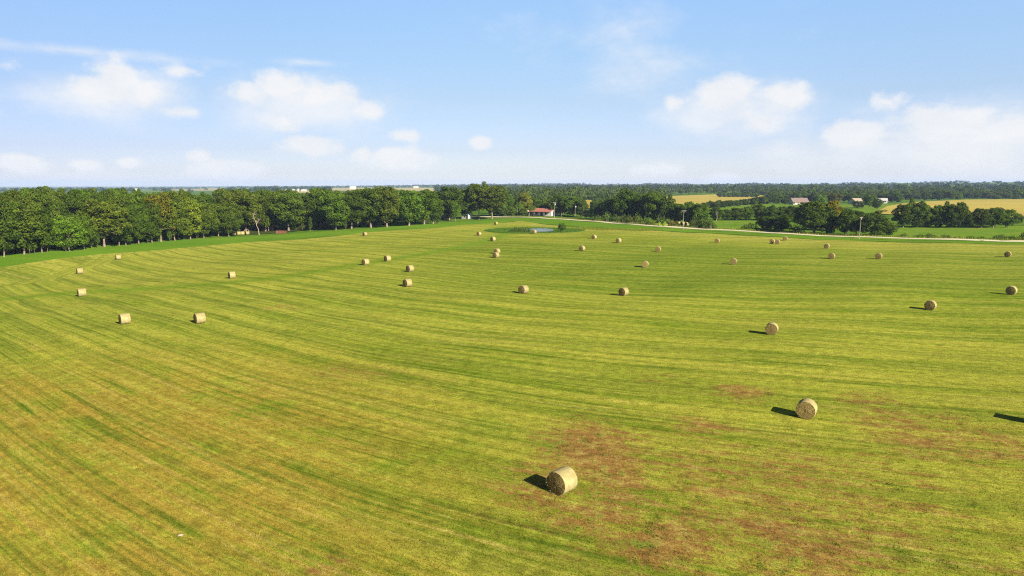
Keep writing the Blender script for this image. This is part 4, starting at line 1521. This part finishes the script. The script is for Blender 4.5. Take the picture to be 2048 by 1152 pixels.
# ------------------------------------------------------------------ utility poles
def pole(u, vb, vt, arm, label, transformer=False, group="wooden utility poles along the road"):
    x, y, z = P(u, vb)
    d = ray(u, vt)
    h_ = CAMH + d[2] * (y / d[1]) - z
    root = tag(empty("utility_pole", (x, y, z), 0.35), label, "utility pole", group)
    mb = MB()
    mb.tube([(0, 0, -.5), (0, 0, h_ * .5), (0.03, 0, h_)], [.13, .115, .09], 10)
    mb.build("pole", M['pole'], root, True)
    if arm:
        mb = MB()
        mb.box((0, -.17, h_ - .55), (arm, .12, .14))
        ca = mb.build("crossarm", M['pole'], root)
        for px in (-.46, -.2, .2, .46):
            b = MB()
            b.tube([(px * arm, -.17, h_ - .48), (px * arm, -.17, h_ - .36), (px * arm, -.17, h_ - .22)], [.03, .07, .05], 8)
            b.build("insulator", M['ceramic'], ca, True)
        b = MB()
        b.tube([(-.35 * arm, -.16, h_ - .6), (0, -.15, h_ - 1.3)], .03, 6)
        b.tube([(.35 * arm, -.16, h_ - .6), (0, -.15, h_ - 1.3)], .03, 6)
        b.build("brace", M['metal'], root)
    if transformer:
        b = MB()
        b.tube([(.35, 0, h_ - 2.1), (.35, 0, h_ - 2.05), (.35, 0, h_ - 1.25), (.35, 0, h_ - 1.2)], [.2, .24, .24, .18], 12)
        b.build("transformer", M['metal'], root, True)
    return root


pole(1366, 458.8, 419, 2.4, "pole with cross-arm on the near verge, in front of the weathered bale row")
pole(1718.5, 477.8, 431.5, 1.6, "rightmost pole, on the near verge before the dark thicket")
pole(1108.7, 437.6, 403.2, 1.9, "pole with cross-arm standing before the red roofed house's white gable", True)
pole(1123.5, 433, 416.5, 0, "short bare pole just right of the red roofed house")
pole(1150, 436.2, 408, 0, "tall pole with transformer between two bare ones right of the house", True)
pole(1166, 435.4, 413.5, 0, "pole right of the one with the transformer, beside young trees")
pole(1034.5, 432.4, 413, 0, "thin pole left of the red roofed house")
pole(1681.5, 411, 395.2, 1.2, "distant pole on the grass left of the tan roofed house")

# post with a round white head
x, y, z = P(1056.5, 433.4)
root = tag(empty("yard_post", (x, y, z)), "dark leaning post with round white head left of the red roofed house", "post")
mb = MB()
mb.tube([(0.2, 0, -.2), (0, 0, 1.6), (-.2, 0, 3.0)], [.09, .08, .07], 8)
mb.build("post", M['darkwood'], root, True)
mb = MB()
mb.tube([(-.2, 0, 2.95), (-.2, 0, 3.05), (-.2, 0, 3.3), (-.2, 0, 3.6), (-.2, 0, 3.8)], [.1, .36, .5, .4, .12], 12)
mb.build("round_head", M['white'], root, True)


# ------------------------------------------------------------------ houses
def house(name, label, x, y, rz, L, Wd, he, hr, wall, roof, over=.5, cat="house", windows=(), doors=(), porch=None, chimney=None, back=0.0, gable_win=False):
    """L along local x (ridge), Wd along local y; front is -y"""
    root = tag(empty(name, (x, y, Hs(x, y)), rz), label, cat)
    mb = MB()
    a, b = L / 2, Wd / 2
    z0 = -.6
    mb.quad([(-a, -b, z0), (a, -b, z0), (a, -b, he), (-a, -b, he)])
    mb.quad([(a, b, z0), (-a, b, z0), (-a, b, he), (a, b, he)])
    mb.quad([(a, -b, z0), (a, b, z0), (a, b, he), (a, 0, hr), (a, -b, he)])
    mb.quad([(-a, b, z0), (-a, -b, z0), (-a, -b, he), (-a, 0, hr), (-a, b, he)])
    mb.build("wall", M[wall], root)
    r = MB()
    sl = (hr - he) / b
    th = .14
    ext = over + (porch or 0)
    for s, ov in ((-1, ext), (1, over)):
        yo, zo = s * (b + ov), he - sl * ov
        if s < 0 and porch:
            zo = he - 0.16 * ov
            pts_ = [((0), hr), (s * b, he), (yo, zo)]
        else:
            pts_ = [(0, hr), (yo, zo)]
        for (y1, z1), (y2, z2) in zip(pts_, pts_[1:]):
            aa = a + over
            lo = [(-aa, y1, z1 + .02), (aa, y1, z1 + .02), (aa, y2, z2 + .02), (-aa, y2, z2 + .02)]
            hi = [(px, py, pz + th) for px, py, pz in lo]
            base = len(r.v)
            r.v += lo + hi
            r.f += [tuple(base + i for i in f) for f in ((0, 1, 2, 3), (7, 6, 5, 4), (0, 4, 5, 1), (1, 5, 6, 2), (2, 6, 7, 3), (3, 7, 4, 0))]
    rf = r.build("roof", M[roof], root)
    if chimney is not None:
        c = MB()
        c.box((chimney, 0, hr + .3), (.6, .6, 1.1))
        c.build("chimney", M['brown_roof'], rf)
    for px, pz, ww, wh in windows:
        f = MB()
        f.box((px, -b - .02, pz), (ww + .2, .06, wh + .2))
        fo = f.build("window", M['white'], root)
        g_ = MB()
        g_.box((px, -b - .06, pz), (ww, .03, wh))
        g_.build("pane", M['glass'], fo)
    if gable_win:
        f = MB()
        f.box((a + .02, 0, he * .55), (.06, 1.3, 1.2))
        fo = f.build("window", M['white'], root)
        g_ = MB()
        g_.box((a + .06, 0, he * .55), (.03, 1.05, .95))
        g_.build("pane", M['glass'], fo)
    for px in doors:
        f = MB()
        f.box((px, -b - .03, 1.05), (1.0, .06, 2.1))
        f.build("door", M['darkwood'], root)
    if porch:
        n = 5
        for k in range(n):
            f = MB()
            f.box((-a + .2 + (L - .4) * k / (n - 1), -b - porch - .1, (he - .16 * porch - .3) / 2), (.14, .14, he - .16 * porch - .1))
            f.build("porch_post", M['white'], root)
    return root


def at(u, v, right=0.0):
    x, y, z = P(u, v)
    return x, y, mpp(x, y)


x, y, m_ = at(1090, 431.3)
house("house", "low farmhouse with faded red roof, white gable end and dark front porch beyond the road", x, y + 3, R(-31), 46 * m_, 31 * m_, 9.6 * m_, 14.2 * m_, 'white', 'red_roof', .5,
      windows=((-3.5, 1.5, 1.3, 1.1), (3.0, 1.5, 1.2, 1.1)), doors=(0.4,), porch=2.6, gable_win=True)
HX, HY = x, y
x, y, m_ = at(933, 438)
house("small_house", "small white house with dark green roof half hidden by the wood's right end", x, y + 4, R(-35), 17 * m_, 13 * m_, 9.0 * m_, 14.0 * m_, 'white', 'teal_roof', .4, windows=((0, 1.4, 1.0, 1.0),), doors=(1.6,))
x, y, m_ = at(808, 437)
house("shed", "little shed with red roof glimpsed between trunks in the wood", x, y + 2, R(-20), 9 * m_, 8 * m_, 4.5 * m_, 9 * m_, 'white', 'red_roof', .2, cat="shed", doors=(0,))
x, y, m_ = at(888, 437.2)
house("shed", "low white shed behind the round dark shrub", x, y + 2, R(10), 14 * m_, 9 * m_, 4.6 * m_, 6.5 * m_, 'white', 'grey_roof', .2, cat="shed", windows=((1.2, 1.0, .6, .6),))
x, y, m_ = at(1604, 410)
house("house", "long house with mauve brown roof above the second hedgerow", x, y + 8, R(8), 33 * m_, 18 * m_, 6 * m_, 13.5 * m_, 'cream', 'brown_roof', .6, windows=((-7, 1.6, 1.6, 1.2), (0, 1.6, 1.6, 1.2), (7, 1.6, 1.6, 1.2)), doors=(-3,), chimney=3)
x, y, m_ = at(1718, 409)
house("house", "house with tan gable roof partly hidden by a dark tree", x, y + 6, R(24), 22 * m_, 18 * m_, 6.0 * m_, 12 * m_, 'cream', 'tan_roof', .6, windows=((-4, 1.6, 1.4, 1.1), (3, 1.6, 1.4, 1.1)), doors=(0,))
x, y, m_ = at(1769, 406.5)
house("house", "white house with pale roof and porch beside the right golden field", x, y + 6, R(-22), 19 * m_, 15 * m_, 5.5 * m_, 9.6 * m_, 'white', 'grey_roof', .5, windows=((-3, 1.6, 1.4, 1.1), (3, 1.6, 1.4, 1.1)), doors=(0,), porch=2.0, gable_win=True)
x, y, m_ = at(1571, 397)
house("house", "far pale roof row peeking over trees left of the mauve roof", x, y + 4, R(4), 20 * m_, 9 * m_, 3 * m_, 5 * m_, 'cream', 'tan_roof', .4, windows=((-3, 1.6, 1.4, 1.1), (4, 1.6, 1.4, 1.1)))
FARB = [(572, 382.5, 4, "leftmost tiny white farm building before the hazy skyline"), (587, 382, 4, "second tiny white farm building before the hazy skyline"), (597, 381.5, 3, "third tiny white farm building, just left of the bright barn"),
        (608, 383, 9, "bright white barn, biggest of the far farm group"), (592, 385, 8, "low cream barn below the far white farm group"), (706, 378.5, 12, "white barn on the pale field beyond the wood"),
        (832, 376.5, 9, "small white building on the pale field right of the biggest crown"), (20, 383.5, 9, "white building over the treetops at the far left"), (275, 381, 8, "white building beside the pale green field behind the wood"),
        (325, 379.5, 7, "pale building right of the pale green field behind the wood"), (923, 374, 3, "tiny white dot of a building above the tall rounded oak"), (1034, 371.5, 4, "tiny white house on the skyline left of the red roof"), (1232, 379.5, 3, "tiny white building in the middle woods"),
        (1312, 373, 8, "pale flat building in the far right woods"), (1357, 371, 3, "tiny white speck of a building in far woods"), (1526, 374, 4, "tiny pale building in far woods above the golden field")]
for u, v, wp, lab in FARB:
    x, y, m_ = at(u, v)
    house("far_building", lab, x, y, R(random.uniform(-25, 10)), wp * m_, wp * .7 * m_, max(4.0, wp * .30 * m_), max(6.5, wp * .5 * m_), 'cream' if 'cream' in lab or 'pale' in lab else 'white', 'grey_roof', .3, cat="building", windows=((0, 2.0, 1.5, 1.2),), doors=(2,))

# parked dark car by the porch
ca, sa = math.cos(R(-31)), math.sin(R(-31))
lx, ly = -1.5, -8.3
cx_, cy_ = HX + lx * ca - ly * sa, HY + 3 + lx * sa + ly * ca
root = tag(empty("parked_car", (cx_, cy_, Hs(cx_, cy_)), R(-25)), "dark car parked before the red roofed house's porch", "car")
prof_ = [(-2.2, .35), (-2.2, .85), (-1.3, .95), (-.75, 1.42), (.75, 1.45), (1.5, 1.0), (2.2, .9), (2.2, .35)]
mb = MB()
n = len(prof_)
for s in (-.85, .85):
    mb.v += [(px, s * (1 if pz < 1.1 else .82), pz) for px, pz in prof_]
mb.f.append(tuple(range(n)))
mb.f.append(tuple(reversed(range(n, 2 * n))))
for k in range(n):
    mb.f.append((k, n + k, n + (k + 1) % n, (k + 1) % n))
mb.build("body", M['carpaint'], root)
for wx in (-1.35, 1.35):
    for wy in (-.8, .8):
        b = MB()
        b.tube([(wx, wy - .1, .33), (wx, wy + .1, .33)], .33, 14)
        b.build("wheel", M['rubber'], root, True)
b = MB()
b.quad([(-1.0, -.835, 1.0), (1.2, -.835, 1.0), (.7, -.79, 1.36), (-.65, -.79, 1.36)])
b.build("side_window", M['glass'], root)

# ------------------------------------------------------------------ a pale stone lying in the stubble
x, y, z = P(361, 1072)
rr = np.random.default_rng(3)
import bmesh
bm = bmesh.new()
bmesh.ops.create_icosphere(bm, subdivisions=3, radius=1)
for v in bm.verts:
    k = 1 + .18 * math.sin(3 * v.co.x + 1) * math.cos(4 * v.co.y) + .06 * rr.normal()
    v.co = (v.co.x * .17 * k, v.co.y * .08 * k, v.co.z * .06 * k)
me = bpy.data.meshes.new("stone")
bm.to_mesh(me)
bm.free()
o = link("stone", me, M['stone'])
o.location = (x, y, z + .05)
o.rotation_euler = (0, 0, .3)
tag(o, "small pale stone lying in the golden stubble at lower left", "stone")


# ------------------------------------------------------------------ grass blades
def blades(name, x, y, hgt, wid, mat, field=True, seed=5, lab=None, cat=None, lean=.6):
    rr = np.random.default_rng(seed)
    n = len(x)
    z = Hn(x, y)
    a = rr.uniform(0, 6.283, n)
    h = hgt * rr.uniform(.5, 1.3, n)
    wv = wid * rr.uniform(.6, 1.3, n)
    la = rr.uniform(0, 6.283, n)
    lm = h * lean * rr.random(n)
    dx, dy = np.cos(a) * wv / 2, np.sin(a) * wv / 2
    p0 = np.stack([x - dx, y - dy, z - .01], -1)
    p1 = np.stack([x + dx, y + dy, z - .01], -1)
    p2 = np.stack([x + np.cos(la) * lm, y + np.sin(la) * lm, z + h], -1)
    V = np.stack([p0, p1, p2], 1).reshape(-1, 3)
    at, uv = {}, None
    if field:
        at, uv = field_attrs(x, y)
        at = {k: np.repeat(v, 3) for k, v in at.items()}
        uv = np.repeat(uv, 3, 0)
    at["tint"] = np.repeat(rr.random(n), 3)
    me = np_mesh(name, V, np.arange(3 * n).reshape(-1, 3), at, False, uv)
    o = tag(link(name, me, mat), lab, cat, kind='stuff')
    return o


def scatter(n, seed, y0, y1, power=1.0):
    """random points over the visible wedge, denser nearby"""
    rr = np.random.default_rng(seed)
    y = y0 + (y1 - y0) * rr.random(n) ** power
    x = y * rr.uniform(-.86, .86, n)
    return x, y


sx, sy = scatter(420000, 8, 26, 105, 1.15)
ok = sy < E(sx) - 2
blades("mown_grass", sx[ok], sy[ok], .085, .030, M['blades'], seed=9, lab="short mown grass and stubble covering the near field", cat="grass")

# coarse tufts left standing where the stand is thin, round the worn ground on the right
rt = np.random.default_rng(31)
ty = 32 + 75 * rt.random(26000) ** 1.2
tx = ty * rt.uniform(-.2, .86, 26000)
fa, _ = field_attrs(tx, ty)
pk = np.sin(tx * .9 + 2 * np.sin(ty * .7)) * np.sin(ty * 1.1 + 1.5 * np.sin(tx * .5)) * .35 + .25
sel = rt.random(26000) < np.clip((pk - .15) * 1.2, 0, 1) * np.clip(fa['bare'] - .12, 0, .6)
tx, ty = tx[sel], ty[sel]
kk = 16
gx = np.repeat(tx, kk) + rt.normal(size=len(tx) * kk) * .16
gy = np.repeat(ty, kk) + rt.normal(size=len(tx) * kk) * .12
o = blades("grass_tufts", gx, gy, .13, .035, M['reed'], False, 32, "coarse green tufts left standing in the thin worn ground at right", "grass", lean=.9)
o.color = (1.15, 1.05, .85, 1)

# taller dark grass round the pond, dry grass in the hollow right of it
rr = np.random.default_rng(21)
n = 9000
t = rr.uniform(0, 6.283, n)
q = np.sqrt(rr.uniform(.30, 1.0, n))
pcx, pcy = (pa[0] + pb[0]) / 2, (pn[1] + pf[1]) / 2
gx, gy = pcx + q * np.cos(t) * (pb[0] - pa[0]) / 2, pcy + q * np.sin(t) * (pf[1] - pn[1]) / 2
wet = ((gx - WC[0]) / ((wb[0] - wa[0]) / 2)) ** 2 + ((gy - WC[1]) / ((wf[1] - wn[1]) / 2)) ** 2 < 1.1
o = blades("pond_grass", gx[~wet], gy[~wet], .55, .07, M['reed'], False, 22, "tall dark grass ringing the pond", "grass")
o.color = (.8, .9, .9, 1)
hx, hy = [], []
for (u0, v0), (u1, v1), nn, wdt in (((1145, 455.5), (1212, 460.5), 2600, 2.5), ((1212, 459), (1240, 457.5), 1000, 2.5), ((1262, 460.5), (1296, 460.5), 1800, 3)):
    a, b = P(u0, v0), P(u1, v1)
    k = rr.random(nn)
    hx.append(a[0] + (b[0] - a[0]) * k + rr.normal(size=nn) * wdt)
    hy.append(a[1] + (b[1] - a[1]) * k + rr.normal(size=nn) * wdt)
o = blades("dry_grass", np.concatenate(hx), np.concatenate(hy), .6, .08, M['reed'], False, 23, "uncut dry brown grass in the hollow right of the pond", "grass")
o.color = (1.9, 1.3, 1.0, 1)
wx, wy = [], []
for a, b in zip(ROAD[1:-2], ROAD[2:-1]):
    d = np.array(b) - np.array(a)
    L = np.linalg.norm(d)
    nrm = np.array((-d[1], d[0])) / L
    nn = int(L * 22)
    k = rr.random(nn)
    off = 3.2 + np.abs(rr.normal(size=nn)) * 2.2
    wx.append(a[0] + d[0] * k + nrm[0] * off)
    wy.append(a[1] + d[1] * k + nrm[1] * off)
o = blades("roadside_weeds", np.concatenate(wx), np.concatenate(wy), .8, .12, M['reed'], False, 24, "tall tan weeds lining the far side of the road", "weeds")
o.color = (1.8, 1.25, 1.2, 1)

# ------------------------------------------------------------------ haze
hm, t, out = new_mat("haze_air")
pv = t.n('ShaderNodeVolumePrincipled')
pv.inputs['Color'].default_value = (0.50, 0.66, 0.98, 1)
pv.inputs['Density'].default_value = 0.00008
pv.inputs['Anisotropy'].default_value = 0.0
t.t.links.new(pv.outputs[0], out.inputs['Volume'])
mb = MB()
zlo = min(v.co.z for v in bpy.data.objects['ground'].data.vertices) - 1.0
zhi = max(float(np.max(Hn(*np.meshgrid(np.linspace(-5200, 5200, 90), np.linspace(200, 7200, 90))))) + 34, CAMH + 4)
print('haze', zlo, zhi)
mb.box((0, 4500, (zlo + zhi) / 2), (22400, 16000, zhi - zlo))
hz = mb.build("haze", hm)
tag(hz, "thin blue air haze over the whole countryside", "haze", kind='stuff')
